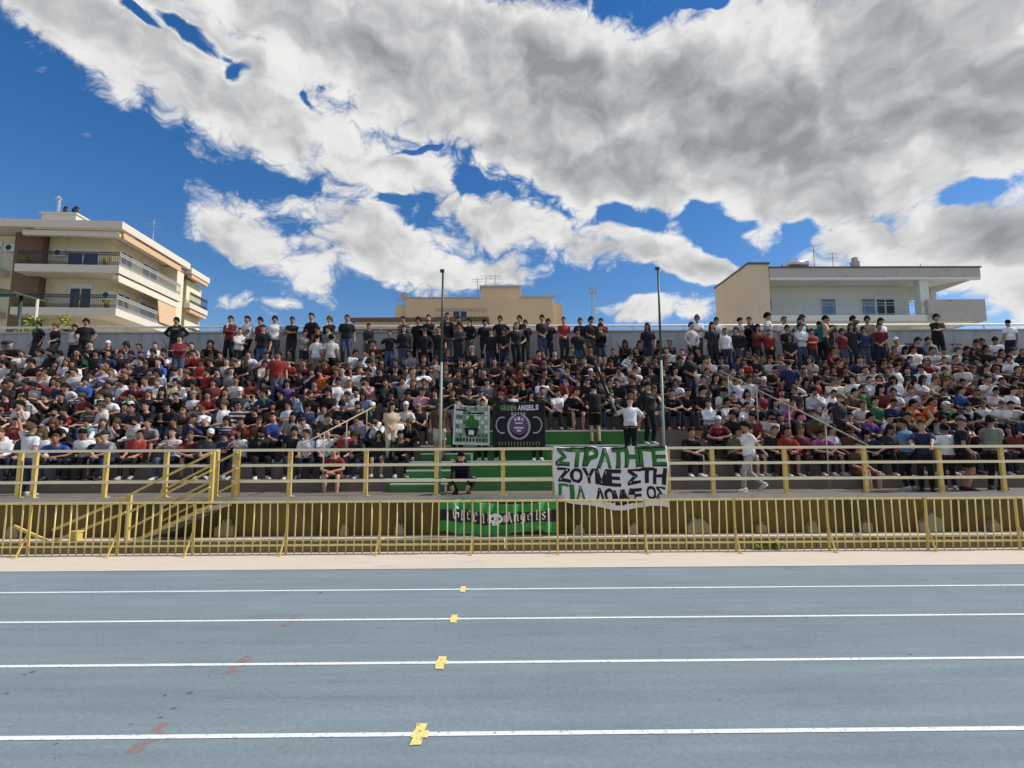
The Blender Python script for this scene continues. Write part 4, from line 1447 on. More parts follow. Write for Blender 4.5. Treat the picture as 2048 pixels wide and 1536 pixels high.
POSES = {
    's_knees': dict(lean=8, wl=(-.15, -.37, .19), wr=(.15, -.37, .19)),
    's_clasp': dict(lean=30, wl=(-.035, -.47, .2), wr=(.035, -.47, .22), el=(-.8, .1, -.2), er=(.8, .1, -.2), head=(0, -14, 0)),
    's_cross': dict(lean=3, wl=(.13, -.165, .37), wr=(-.12, -.19, .32), el=(-1, -.1, -.5), er=(1, -.1, -.5)),
    's_chin': dict(lean=26, wl=(-.1, -.42, .2), wr=(.03, -.40, .50), er=(.5, -.6, -1), head=(6, 0, 4)),
    's_phone': dict(lean=14, wl=(-.05, -.30, .3), wr=(.05, -.30, .3), head=(0, 24, 0)),
    's_turnr': dict(lean=7, twist=14, wl=(-.05, -.36, .19), wr=(.17, -.33, .2), head=(38, 0, 0)),
    's_turnl': dict(lean=9, twist=-14, wl=(-.17, -.33, .2), wr=(.05, -.36, .19), head=(-40, 4, 0)),
    's_shade': dict(lean=4, wl=(-.14, -.36, .19), wr=(.10, -.13, .70), er=(1, -.5, -.3)),
    's_hunch': dict(lean=42, wl=(-.06, -.46, .16), wr=(.08, -.46, .19), el=(-.9, .1, 0), er=(.9, .1, 0), head=(8, -20, 0)),
    's_hunchl': dict(lean=36, side=6, twist=10, wl=(-.1, -.44, .18), wr=(.05, -.46, .2), el=(-.9, .1, 0), er=(.9, .1, 0), head=(-24, 4, -6)),
    's_lap': dict(lean=-4, wl=(-.04, -.24, .19), wr=(.04, -.25, .2), head=(0, 6, 0)),
    's_sider': dict(lean=10, side=10, wl=(-.1, -.36, .2), wr=(.12, -.38, .19), head=(24, 0, 6)),
    's_sidel': dict(lean=16, side=-9, wl=(-.02, -.42, .2), wr=(.04, -.44, .22), head=(-20, 2, -5)),
    's_clap': dict(lean=6, wl=(-.035, -.30, .46), wr=(.035, -.30, .47), el=(-1, -.1, -.7), er=(1, -.1, -.7)),
    's_raise': dict(lean=2, wl=(-.14, -.36, .19), wr=(.26, -.06, .98), er=(1, .3, .2)),
    't_cross': dict(seated=False, lean=2, wl=(.13, -.165, 1.20), wr=(-.12, -.19, 1.15), el=(-1, -.1, -.5), er=(1, -.1, -.5)),
    't_down': dict(seated=False, lean=1, wl=(-.25, -.06, .90), wr=(.25, -.06, .90), head=(10, 2, 0)),
    't_pocket': dict(seated=False, lean=0, wl=(-.2, -.07, .93), wr=(.2, -.07, .93), el=(-1, .4, 0), er=(1, .4, 0), head=(-14, 0, 0)),
    't_hips': dict(seated=False, lean=2, wl=(-.18, -.03, 1.05), wr=(.18, -.03, 1.05), el=(-1, .4, 0), er=(1, .4, 0)),
    't_front': dict(seated=False, lean=4, wl=(-.03, -.19, .97), wr=(.03, -.2, .98), head=(16, 4, 0)),
    't_phone': dict(seated=False, lean=3, wl=(-.05, -.3, 1.28), wr=(.05, -.3, 1.28), head=(0, 10, 0)),
    't_shade': dict(seated=False, lean=1, wl=(-.24, -.05, .92), wr=(.1, -.13, 1.55), er=(1, -.5, -.3)),
    't_hold': dict(seated=False, lean=3, wl=(-.22, -.24, 1.5), wr=(.22, -.24, 1.5), el=(-1, .1, -.6), er=(1, .1, -.6)),
    'walk': dict(seated=False, lean=4, pelvis=(0, 0, .93), wl=(-.21, -.27, 1.0), wr=(.22, .24, .98), el=(0, .6, -.8), er=(0, .6, -.8),
                 al=(-.08, .34, .17), ar=(.08, -.22, .09), foot_pitch=(38, 0)),
    'wave': dict(seated=False, lean=2, wl=(-.24, -.1, .95), wr=(.34, .02, 1.90), er=(1, .1, .2), head=(0, -6, 0)),
    'crouch': dict(seated=False, lean=48, pelvis=(0, .12, .40), wl=(-.16, -.55, .16), wr=(.16, -.55, .16), el=(-1, 0, -.2), er=(1, 0, -.2),
                   al=(-.14, .02, .085), ar=(.14, .02, .085), kl=(-.5, -1, .4), kr=(.5, -1, .4), head=(0, 10, 0)),
    'lean_rail': dict(seated=False, lean=24, pelvis=(0, .05, .93), wl=(-.2, -.58, 1.07), wr=(.16, -.6, 1.07), el=(-.7, 0, -.8), er=(.7, 0, -.8), head=(0, -8, 0)),
    'drum': dict(seated=False, lean=12, wl=(-.17, -.34, 1.12), wr=(.2, -.3, 1.3), el=(-1, .3, -.4), er=(1, .3, -.4), head=(0, 8, 0)),
}
KIT = {}


def kit(name):
    """body and clothing meshes of one pose, made once and shared"""
    if name in KIT:
        return KIT[name]
    p = make_pose(**POSES[name])
    k = dict(p=p)
    k['body'] = remeshed(body_mb(p), .017, 1700, [M_SKIN, M_EYE, M_LIP], face_and_fingers(p), 3)
    k['head'] = Matrix.Translation(p.head) @ p.HM.to_4x4()
    k['shoes'] = [Matrix.Translation(a) @ euler_m(y, t).to_4x4() for a, y, t in ((p.al, p.foot_yaw[0], p.foot_pitch[0]), (p.ar, p.foot_yaw[1], p.foot_pitch[1]))]
    KIT[name] = k
    return k


def wear(name, what):
    """one piece of clothing for a pose, made when first worn"""
    k = kit(name)
    if what not in k:
        p = k['p']
        if what in ('tee', 'long'):
            k[what] = remeshed(shirt_mb(p, what == 'long', what == 'long'), .02, 900, M_CLOTH)
        else:
            k[what] = remeshed(trouser_mb(p, what == 'shorts'), .022, 650, M_TROUS)
    return k[what]


COL = {
    'black': (.012, .012, .014), 'charcoal': (.030, .029, .032), 'white': (.66, .66, .69), 'off-white': (.54, .49, .48), 'grey': (.20, .20, .21), 'dark red': (.15, .022, .028),
    'red': (.27, .028, .026), 'navy': (.022, .03, .085), 'blue': (.03, .07, .25), 'light blue': (.25, .36, .55), 'beige': (.42, .34, .23), 'brown': (.09, .05, .032),
    'green': (.02, .11, .045), 'bright green': (.10, .33, .11), 'orange': (.55, .13, .025), 'magenta': (.34, .07, .25), 'pink': (.50, .22, .28), 'purple': (.10, .05, .22), 'lilac': (.36, .32, .46),
    'teal': (.01, .10, .12), 'cream': (.60, .54, .38), 'olive': (.10, .10, .055), 'cyan': (.14, .34, .52), 'steel blue': (.10, .22, .36), 'sage': (.20, .21, .17),
}
SKINS = [(.40, .22, .155), (.46, .27, .195), (.33, .175, .12), (.50, .31, .235), (.37, .20, .14)]
HAIRS = [(.006, .005, .005), (.008, .006, .005), (.012, .008, .006), (.03, .018, .010), (.007, .006, .006), (.016, .010, .007), (.006, .005, .005), (.09, .06, .03)]


def pick_shirt(r):
    t = r.random()
    for c, w in (('black', .31), ('charcoal', .12), ('white', .19), ('off-white', .09), ('grey', .05), ('dark red', .06), ('navy', .07), ('red', .03), ('blue', .008), ('brown', .05),
                 ('beige', .02), ('green', .008), ('olive', .03), ('light blue', .025), ('lilac', .012), ('pink', .008), ('purple', .012)):
        t -= w
        if t < 0: return c
    return 'black'


def person(label, pose, loc, rz=0.0, shirt='black', sleeve='tee', legs='trousers', leg_col=None, hair=None, cap=None, shoes=True, scale=1.0, group=None, r=rng, skin=None, shoe_col=None, hair_col=None, mirror=False):
    k = kit(pose)
    o = bpy.data.objects.new('person', k['body'])
    col.objects.link(o)
    o.location = loc
    o.rotation_euler = (0, 0, rz)
    o.scale = (scale * r.uniform(.94, 1.1) * (-1 if mirror else 1), scale * r.uniform(.95, 1.1), scale)
    o.color = (*(skin or r.choice(SKINS)), 1)
    tag(o, label, 'person', group)

    def child(name, me, c, mw=None):
        q = bpy.data.objects.new(name, me)
        col.objects.link(q)
        q.parent = o
        if mw is not None:
            q.matrix_local = mw
        q.color = (*c, 1)
        return q
    j = r.uniform(.8, 1.2)
    child('shirt' if sleeve == 'tee' else 'sweatshirt', wear(pose, sleeve), tuple(v * j for v in COL[shirt]) if isinstance(shirt, str) else shirt)
    child(legs, wear(pose, legs), leg_col or r.choice([(.014, .015, .02), (.02, .026, .05), (.012, .012, .013), (.05, .07, .12), (.03, .03, .034), (.09, .085, .08)]))
    if cap:
        child('cap', CAPM[r.random() < .3], COL[cap], k['head'])
        hair = -1
    if hair is None:
        hair = r.choice([0, 0, 1, 1, 2, 2, 3, 0, 1, 4 if r.random() < .5 else 3, 5 if r.random() < .4 else 0])
    if hair >= 0:
        child('hair', HAIR[hair], hair_col or r.choice(HAIRS), k['head'])
    hc = r.choice(HAIRS)
    if r.random() < .10 and hair not in (4, 5):
        child('beard', BEARD, hc, k['head'])
    if r.random() < .12:
        child('sunglasses', GLASS, (.01, .01, .012), k['head'])
    if r.random() < .06:
        child('scarf', SCARF, r.choice([(.03, .2, .06), (.5, .5, .5), (.02, .13, .04)]), Matrix.Translation(k['p'].neck) @ Matrix.Rotation(math.atan2(k['p'].u.y, k['p'].u.z) * -1, 4, 'X'))
    if shoes:
        c = shoe_col or r.choice([(.6, .6, .6), (.55, .55, .57), (.02, .02, .022), (.03, .03, .03), (.4, .4, .42)])
        for m in k['shoes']:
            child('shoe', SHOE, c, m)
    return o

# ------------------------------------------------------------------ the crowd
SEATED = ['s_knees', 's_clasp', 's_clasp', 's_clasp', 's_hunch', 's_hunch', 's_hunchl', 's_cross', 's_chin', 's_chin', 's_phone', 's_phone', 's_turnr', 's_turnl', 's_lap', 's_sider', 's_sidel', 's_sidel', 's_clap', 's_shade', 's_raise']
crowd_r = random.Random(21)


def seat_free(k, x):
    """False where the photograph shows no one sitting"""
    if k in (2, 3) and -2.75 + .25 * (k - 2) < x < 4.75: return False
    if k == 4 and -2.1 < x < 4.55: return False
    if k == 2 and 5.3 < x < 6.1: return False
    if k in (3, 4) and 4.5 < x < 5.6: return False
    return True


seats = []
for k in range(2, N_T + 1):
    y = tier_y(k) + .22
    W = y * 1.0 + 1.2
    x = -W + crowd_r.uniform(0, .3)
    while x < W:
        if k == 10 and crowd_r.random() < .08:
            x += .5
            continue
        if seat_free(k, x) and crowd_r.random() > (.10 if k == 2 else .035):
            seats.append(dict(k=k, x=x + crowd_r.uniform(-.05, .05), y=y + crowd_r.uniform(-.10, .10), shirt=pick_shirt(crowd_r), pose=crowd_r.choice(SEATED),
                              rz=crowd_r.uniform(-.55, .55) - x * .012, sleeve='long' if crowd_r.random() < .36 else 'tee', legs='shorts' if crowd_r.random() < .22 else 'trousers',
                              s=crowd_r.uniform(.88, 1.05), cap=crowd_r.choice(['white', 'black', 'navy', 'grey']) if crowd_r.random() < .07 else None))
        x += crowd_r.uniform(.41, .53) if k < 6 else (crowd_r.uniform(.34, .46) if crowd_r.random() < .93 else crowd_r.uniform(.55, .8))

# shirts that stand out in the photograph: (px, py of the chest, colour)
NOTED = [(162, 722, 'bright green'), (74, 682, 'green'), (147, 690, 'pink'), (325, 765, 'white'), (411, 742, 'red'), (124, 745, 'white'), (238, 745, 'pink'), (84, 748, 'brown'), (471, 697, 'cyan'),
         (585, 712, 'purple'), (732, 738, 'white'), (738, 780, 'pink'), (829, 800, 'pink'), (700, 806, 'white'), (732, 808, 'light blue'), (608, 806, 'light blue'), (575, 831, 'white'), (806, 776, 'grey'),
         (649, 780, 'orange'), (562, 780, 'purple'), (468, 762, 'grey'), (494, 880, 'red'), (542, 880, 'blue'), (656, 884, 'white'), (710, 864, 'lilac'), (806, 838, 'off-white'),
         (1043, 752, 'dark red'), (1135, 756, 'blue'), (1130, 783, 'red'), (1094, 776, 'white'), (995, 783, 'red'), (970, 778, 'grey'), (1274, 750, 'off-white'), (1033, 799, 'white'), (1084, 700, 'olive'),
         (1504, 712, 'red'), (1496, 748, 'red'), (1777, 750, 'white'), (1858, 753, 'white'), (1700, 702, 'white'), (1848, 716, 'white'), (1385, 694, 'pink'), (1375, 712, 'white'), (1445, 735, 'grey'),
         (1447, 780, 'light blue'), (1721, 800, 'green'), (1768, 822, 'green'), (1824, 822, 'orange'), (1846, 822, 'orange'), (1596, 830, 'magenta'), (1630, 882, 'magenta'), (1681, 788, 'cream'),
         (1926, 795, 'blue'), (1979, 818, 'white'), (2007, 804, 'white'), (1800, 778, 'white'), (1821, 795, 'lilac'), (1782, 858, 'white'), (1720, 860, 'purple'), (1620, 745, 'off-white'),
         (25, 862, 'red'), (152, 864, 'light blue'), (195, 862, 'white'), (249, 892, 'red'), (320, 885, 'off-white'), (200, 782, 'lilac'), (304, 790, 'light blue'), (249, 808, 'off-white'), (396, 793, 'brown'),
         (165, 804, 'red'), (60, 790, 'off-white'), (1740, 720, 'navy'), (1905, 760, 'brown'), (1960, 740, 'charcoal'), (2040, 830, 'off-white'), (2035, 800, 'charcoal'), (985, 700, 'white'), (1055, 710, 'off-white'),
         (440, 712, 'brown'), (560, 735, 'charcoal'), (660, 740, 'dark red'), (285, 705, 'lilac'), (235, 705, 'pink'), (870, 735, 'off-white'), (905, 765, 'brown'), (1180, 740, 'charcoal'), (1000, 740, 'brown')]
proj_inv = cam.matrix_world.inverted()


def to_px(p):
    q = proj_inv @ Vector(p)
    return 1024 + 1050 * q.x / -q.z, 768 - 1050 * q.y / -q.z


for s in seats:
    s['px'], s['py'] = to_px((s['x'], s['y'] - .1, tier_z(s['k']) + .38))
taken = set()
for (px, py, c) in NOTED:
    best = min((i for i in range(len(seats)) if i not in taken), key=lambda i: (seats[i]['px'] - px) ** 2 + 2.2 * (seats[i]['py'] - py) ** 2)
    seats[best]['shirt'] = c
    taken.add(best)
# near the supporters' banners in the middle nearly everyone wears black
for i, s in enumerate(seats):
    if i not in taken and -4.2 < s['x'] < 5.5 and crowd_r.random() < .72:
        s['shirt'] = 'black' if crowd_r.random() < .75 else 'charcoal'

SINGLE_ROWS = (2, 3, 4, 5)
ROWNAME = {2: 'front row', 3: 'second row', 4: 'third row', 5: 'fourth row'}
for k in SINGLE_ROWS:
    row = sorted([s for s in seats if s['k'] == k], key=lambda s: s['x'])
    row = [s for s in row if -40 < to_px((s['x'], s['y'], tier_z(k)))[0] < 2088]
    mid = (-2.2 + 4.5) / 2 if k < 5 else .8
    left = [s for s in row if s['x'] < mid][::-1]
    right = [s for s in row if s['x'] >= mid]
    for side, lst in (('left', left), ('right', right)):
        for n, s in enumerate(lst):
            garment = 'sweatshirt' if s['sleeve'] == 'long' else 'shirt'
            lab = 'seated person in %s %s, %s, %s %s of the green steps' % (s['shirt'], garment, ROWNAME[k], ordn[n], side)
            person(lab, s['pose'], (s['x'], s['y'], tier_z(k)), s['rz'], s['shirt'], s['sleeve'], s['legs'], cap=s['cap'], scale=s['s'], mirror=crowd_r.random() < .5, group='spectators seated in the lower rows', r=crowd_r, shoes=k <= 3)

# ---- people standing along the back wall
STAND = [(79, 'black', 't_down', 0, -.1), (105, 'black', 't_front', 0, -.1), (147, 'off-white', 't_front', 0, -.2), (174, 'black', 't_pocket', 0, 0), (349, 'black', 't_hips', 0, .08),
         (462, 'dark red', 't_cross', 0, .1), (493, 'off-white', 't_cross', 0, .1), (523, 'dark red', 't_front', 0, .02), (551, 'white', 't_hips', 0, .06), (585, 'black', 't_cross', 0, .1), (617, 'black', 't_pocket', 0, .18),
         (661, 'black', 't_cross', 0, .1), (694, 'black', 't_down', 0, .08), (732, 'charcoal', 't_front', 0, -.12), (806, 'black', 't_front', 0, .05), (836, 'black', 't_down', 0, .06), (860, 'black', 't_cross', 0, .1),
         (895, 'black', 't_down', 0, .15), (918, 'charcoal', 't_phone', 0, .08), (941, 'black', 't_pocket', 0, .04), (970, 'black', 't_down', 0, -.05), (996, 'black', 't_hips', 0, .07), (1037, 'black', 't_cross', 0, .06),
         (1056, 'black', 't_down', 0, .0), (1081, 'charcoal', 't_front', 0, .1), (1100, 'black', 't_pocket', 0, .02), (1126, 'red', 't_front', 0, .05), (1156, 'black', 't_down', 0, .03), (1178, 'charcoal', 't_front', 0, .09),
         (1205, 'dark red', 't_front', 0, .05), (1400, 'white', 't_cross', 0, .12), (1437, 'white', 't_hips', 0, -.05), (1478, 'off-white', 't_down', 60, .06), (1501, 'black', 't_phone', -50, .05),
         (1539, 'white', 't_pocket', 40, .14), (1565, 'white', 't_down', 0, .0), (1597, 'light blue', 't_front', 0, -.1), (1610, 'black', 't_hips', 0, .05), (1635, 'teal', 't_pocket', 180, -.15), (1648, 'beige', 't_phone', 50, .07),
         (1662, 'brown', 't_down', -30, .02), (1710, 'olive', 't_shade', 40, .05), (1741, 'beige', 't_front', -30, .03), (1769, 'white', 't_down', 20, .0), (1883, 'black', 't_cross', 0, .07), (2017, 'white', 't_down', 180, -.1)]
for n, (px, c, pose, rz, dz) in enumerate(STAND):
    x = X(px, 18.95, 660) + crowd_r.uniform(-.1, .1)
    lab = 'person in %s shirt standing along the back wall, %s from the photo left' % (c, (ordn + ['thirty-seventh', 'thirty-eighth', 'thirty-ninth', 'fortieth', 'forty-first', 'forty-second', 'forty-third', 'forty-fourth', 'forty-fifth', 'forty-sixth'])[n])
    person(lab, pose, (x, 18.95 + crowd_r.uniform(-.08, .2), tier_z(10)), R(rz) + crowd_r.uniform(-.45, .45), c, 'tee' if crowd_r.random() < .8 else 'long', 'trousers', r=crowd_r, shoes=False,
           scale=(1.71 + dz * .9 + crowd_r.uniform(-.07, .05)) / 1.72, mirror=crowd_r.random() < .5, group='spectators standing along the back wall', hair=crowd_r.choice([0, 1, 2, 3, 0, 1]))

# ---- people standing among the seats and on the walkway
G = 'people on their feet near the railings and banners'
d1, d2, d3 = tier_y(2) + .2, tier_y(3) + .2, tier_y(4) + .2


def stander(lab, pose, px, d, z, rz, shirt, sleeve='tee', legs='trousers', leg_col=None, **kw):
    return person(lab, pose, (X(px, d, 900), d, z), R(rz), shirt, sleeve, legs, leg_col, group=G, r=crowd_r, **kw)


JEANS, BLK, STONE = (.05, .075, .13), (.012, .012, .014), (.36, .34, .31)
stander('young person in white shirt and pale trousers walking along the walkway, behind the railing', 'walk', 1498, 12.85, DECK_Z, -82, 'white', legs='trousers', leg_col=STONE, hair=1, scale=.97, shoe_col=(.5, .5, .5))
stander('person in white shirt waving one arm up at the crowd, far left on walkway', 'wave', 58, 12.9, DECK_Z, 172, 'white', leg_col=(.04, .05, .12), hair=0, scale=.98)
stander('person in black crouching behind the railing above the green banner', 'crouch', 925, 12.75, DECK_Z, 0, 'black', 'long', leg_col=BLK, hair=0, scale=1.0)
stander('person in black shirt and shorts standing on the green tier, back turned, by furled flag', 'drum', 1192, d2 + .02, tier_z(3), 178, 'black', legs='shorts', leg_col=BLK, hair=1)
stander('person in white shirt and black cap holding the furled flag pole, back turned', 'drum', 1262, d1 - .02, tier_z(2), 165, 'white', leg_col=(.015, .015, .02), cap='black', scale=.98)
stander('person in black beside the white-shirted flag holder, near the tall pole', 't_pocket', 1300, d2 - .03, tier_z(3), 10, 'black', 'long', leg_col=BLK, hair=2)
stander('person in light blue shirt at the railing, beside a companion in navy', 't_front', 1815, 12.85, DECK_Z, 200, 'steel blue', leg_col=BLK, hair=0)
stander('person in navy shirt leaning across the walkway beside the light blue shirt', 'lean_rail', 1848, 12.62, DECK_Z, -40, 'navy', leg_col=BLK, hair=0)
stander('person in white shirt on the walkway between the navy and the black shirts', 't_down', 1893, 13.05, DECK_Z, 150, 'white', leg_col=(.02, .02, .03), hair=1, scale=.92)
stander('person in black shirt, cap and shorts standing on the walkway at right', 't_down', 1925, 12.75, DECK_Z, 70, 'black', legs='shorts', leg_col=BLK, cap='navy', scale=1.0)
stander('person in sage grey shirt standing on the walkway, farthest right', 't_front', 1984, 12.8, DECK_Z, 110, 'sage', leg_col=BLK, hair=1, scale=1.03)
stander('person in brown top and pale shorts standing left of small checked banner', 't_down', 878, d1, tier_z(2), 20, 'brown', legs='shorts', leg_col=(.4, .36, .3), hair=4, scale=.95)
for px, shirt, lab in ((915, 'grey', 'person in grey shirt holding the left side of the checked banner'), (965, 'charcoal', 'person in charcoal shirt holding the right side of the checked banner'),
                       (1000, 'dark red', 'person in dark red shirt holding the left side of the black emblem banner'), (1075, 'black', 'person in black shirt holding the right side of the black emblem banner')):
    stander(lab, 't_hold', px, tier_y(2) + .4, tier_z(2), 0, shirt, leg_col=BLK, scale=.96, shoe_col=(.6, .6, .6))
stander('woman in cream dress-like top seated-edge standing by the green steps', 't_front', 781, tier_y(2) + .12, tier_z(2), 25, 'beige', legs='trousers', leg_col=(.5, .46, .36), hair=4, scale=.9)['label'] = 'person with long hair and cream trousers standing at the left edge of green steps'
stander('person in white shirt standing in the upper rows, back turned, left of a pair', 't_down', 626, tier_y(8) + .42, tier_z(8), 170, 'white', hair=0, leg_col=(.3, .27, .22))
stander('person in off-white shirt standing in the upper rows, back turned, right of pair', 't_down', 655, tier_y(8) + .42, tier_z(8), 190, 'off-white', hair=1, leg_col=BLK)
stander('person in navy shirt standing among the seats of the right block', 't_pocket', 1588, tier_y(5) + .42, tier_z(5), 160, 'navy', hair=0, leg_col=BLK)
stander('person in dark grey top and cap standing on front row behind diagonal handrail', 't_front', 1683, tier_y(2) + .4, tier_z(2), 15, 'charcoal', 'long', leg_col=BLK, cap='olive')
v_ = person('person in black with white shoes sitting on front tier beside the tall right pole', 's_clasp', (X(1374, 14.2, 880), tier_y(2) + .2, tier_z(2)), .05, 'black', 'tee', 'trousers', BLK, hair=0, shoe_col=(.65, .65, .65), group=G, r=crowd_r)
person('person in olive sweatshirt sitting on the front tier just behind the walking person', 's_chin', (X(1470, 14.2, 880), tier_y(2) + .2, tier_z(2)), -.1, 'olive', 'long', 'trousers', BLK, hair=0, group=G, r=crowd_r)
person('person with bare legs sitting low on first tier, left of green steps', 's_clasp', (X(672, 13.6, 900), tier_y(1) + .2, tier_z(1)), .1, 'dark red', 'tee', 'shorts', (.1, .04, .03), hair=0, shoe_col=(.65, .65, .65), group=G, r=crowd_r)
person('person in brown shorts sitting low on the first tier near right handrail', 's_turnl', (X(1712, 13.6, 900), tier_y(1) + .2, tier_z(1)), .3, 'brown', 'tee', 'shorts', (.12, .06, .035), hair=0, group=G, r=crowd_r)

# ---- the dense upper rows: too many to tell apart, one mass
LOW = {}


def low_tris(me, ratio, key):
    if key in LOW:
        return LOW[key]
    o = bpy.data.objects.new('tmp', me)
    scratch.collection.objects.link(o)
    d = o.modifiers.new('d', 'DECIMATE'); d.ratio = ratio
    m = evaluated(o)
    bpy.data.objects.remove(o)
    m.calc_loop_triangles()
    v = np.empty(len(m.vertices) * 3, dtype=np.float32); m.vertices.foreach_get('co', v)
    t = np.empty(len(m.loop_triangles) * 3, dtype=np.int32); m.loop_triangles.foreach_get('vertices', t)
    bpy.data.meshes.remove(m)
    LOW[key] = (v.reshape(-1, 3), t.reshape(-1, 3))
    return LOW[key]


AV, AT, AC, off = [], [], [], 0


def add_mass(vt, M, c):
    global off
    v, t = vt
    M = np.array(M)
    w = v @ M[:3, :3].T + M[:3, 3]
    AV.append(w); AT.append(t + off); AC.append(np.tile(np.array((*c, 1.0), dtype=np.float32), (len(v), 1)))
    off += len(v)


for s in seats:
    if s['k'] in SINGLE_ROWS:
        continue
    if s['k'] == 10 and any(abs(s['x'] - X(q[0], 18.95, 660)) < .4 for q in STAND):
        continue
    px9 = s['px']
    crush = .62 if s['k'] == 9 and (775 < px9 < 1220 or 1385 < px9 < 1790) else .3 if s['k'] == 9 and 440 < px9 < 720 else .025
    if crowd_r.random() < crush:
        s['pose'] = crowd_r.choice(['t_down', 't_front', 't_pocket', 't_phone', 't_cross', 't_hips'])
        if s['k'] == 9 and 775 < px9 < 1220:
            s['shirt'] = 'black' if crowd_r.random() < .8 else 'charcoal'
        s['y'] += .12
    kt = kit(s['pose'])
    M = Matrix.Translation((s['x'], s['y'], tier_z(s['k']))) @ Matrix.Rotation(s['rz'], 4, 'Z') @ Matrix.Diagonal((s['s'] * crowd_r.choice((-1, 1)) * crowd_r.uniform(.95, 1.1), s['s'], s['s'], 1))
    j = crowd_r.uniform(.8, 1.2)
    add_mass(low_tris(kt['body'], .45, ('b', s['pose'])), M, crowd_r.choice(SKINS))
    add_mass(low_tris(wear(s['pose'], s['sleeve']), .5, (s['sleeve'], s['pose'])), M, tuple(v * j for v in COL[s['shirt']]))
    add_mass(low_tris(wear(s['pose'], s['legs']), .45, (s['legs'], s['pose'])), M, crowd_r.choice([(.014, .015, .02), (.02, .026, .05), (.012, .012, .013), (.05, .07, .12)]))
    if s['cap']:
        add_mass(low_tris(CAPM[0], .8, 'cap'), M @ kt['head'], COL[s['cap']])
    else:
        h = crowd_r.choice([0, 0, 1, 1, 2, 2, 3, 4])
        add_mass(low_tris(HAIR[h], .8, ('h', h)), M @ kt['head'], crowd_r.choice(HAIRS))
AV, AT, AC = np.concatenate(AV), np.concatenate(AT), np.concatenate(AC)
me = bpy.data.meshes.new('crowd')
me.vertices.add(len(AV)); me.vertices.foreach_set('co', AV.astype(np.float32).ravel())
me.loops.add(len(AT) * 3); me.loops.foreach_set('vertex_index', AT.astype(np.int32).ravel())
me.polygons.add(len(AT)); me.polygons.foreach_set('loop_start', np.arange(len(AT), dtype=np.int32) * 3)
at_ = me.attributes.new('Col', 'FLOAT_COLOR', 'POINT')
at_.data.foreach_set('color', AC.ravel())
me.polygons.foreach_set('use_smooth', [True] * len(AT))
me.update(); me.validate()
me.materials.append(M_CROWD)
tag(link('crowd', me), 'dense mass of seated spectators filling the upper rows of the stand', 'crowd', kind='stuff')

# ------------------------------------------------------------------ banners and flag
M_CLW = mat('white_banner_cloth', (0.70, 0.69, 0.71), 0.9, 0.06, 5, bump=0.3, bscale=9, stain=(0.58, 0.57, 0.6), stain_scale=2.5)
M_CLG = mat('green_banner_cloth', (0.035, 0.25, 0.07), 0.85, 0.18, 5, bump=0.35, bscale=9, stain=(0.13, 0.38, 0.17), stain_scale=3.5)
M_CLK = mat('black_banner_cloth', (0.018, 0.018, 0.022), 0.85, 0.2, 5, bump=0.3, bscale=9)
M_INKG = mat('green_print', (0.035, 0.17, 0.03), 0.85, 0.2, 8)
M_INKK = mat('black_print', (0.022, 0.018, 0.026), 0.85, 0.2, 8)
M_INKW = mat('white_print', (0.74, 0.72, 0.76), 0.85, 0.08, 8)
M_INKP = mat('mauve_print', (0.17, 0.09, 0.19), 0.85, 0.15, 8)
M_INKS = mat('silver_print', (0.42, 0.42, 0.44), 0.85, 0.1, 8)
M_INKY = mat('ochre_print', (0.30, 0.27, 0.14), 0.85, 0.1, 8)
M_INKL = mat('pale_green_print', (0.20, 0.34, 0.18), 0.85, 0.15, 8)


def hand(me, amp=.010):
    for v in me.vertices:
        q = mnoise.noise_vector(Vector((v.co.x * 23, v.co.y * 9, 1.7)))
        v.co.x += q.x * amp * .5
        v.co.y += q.y * amp
    return me


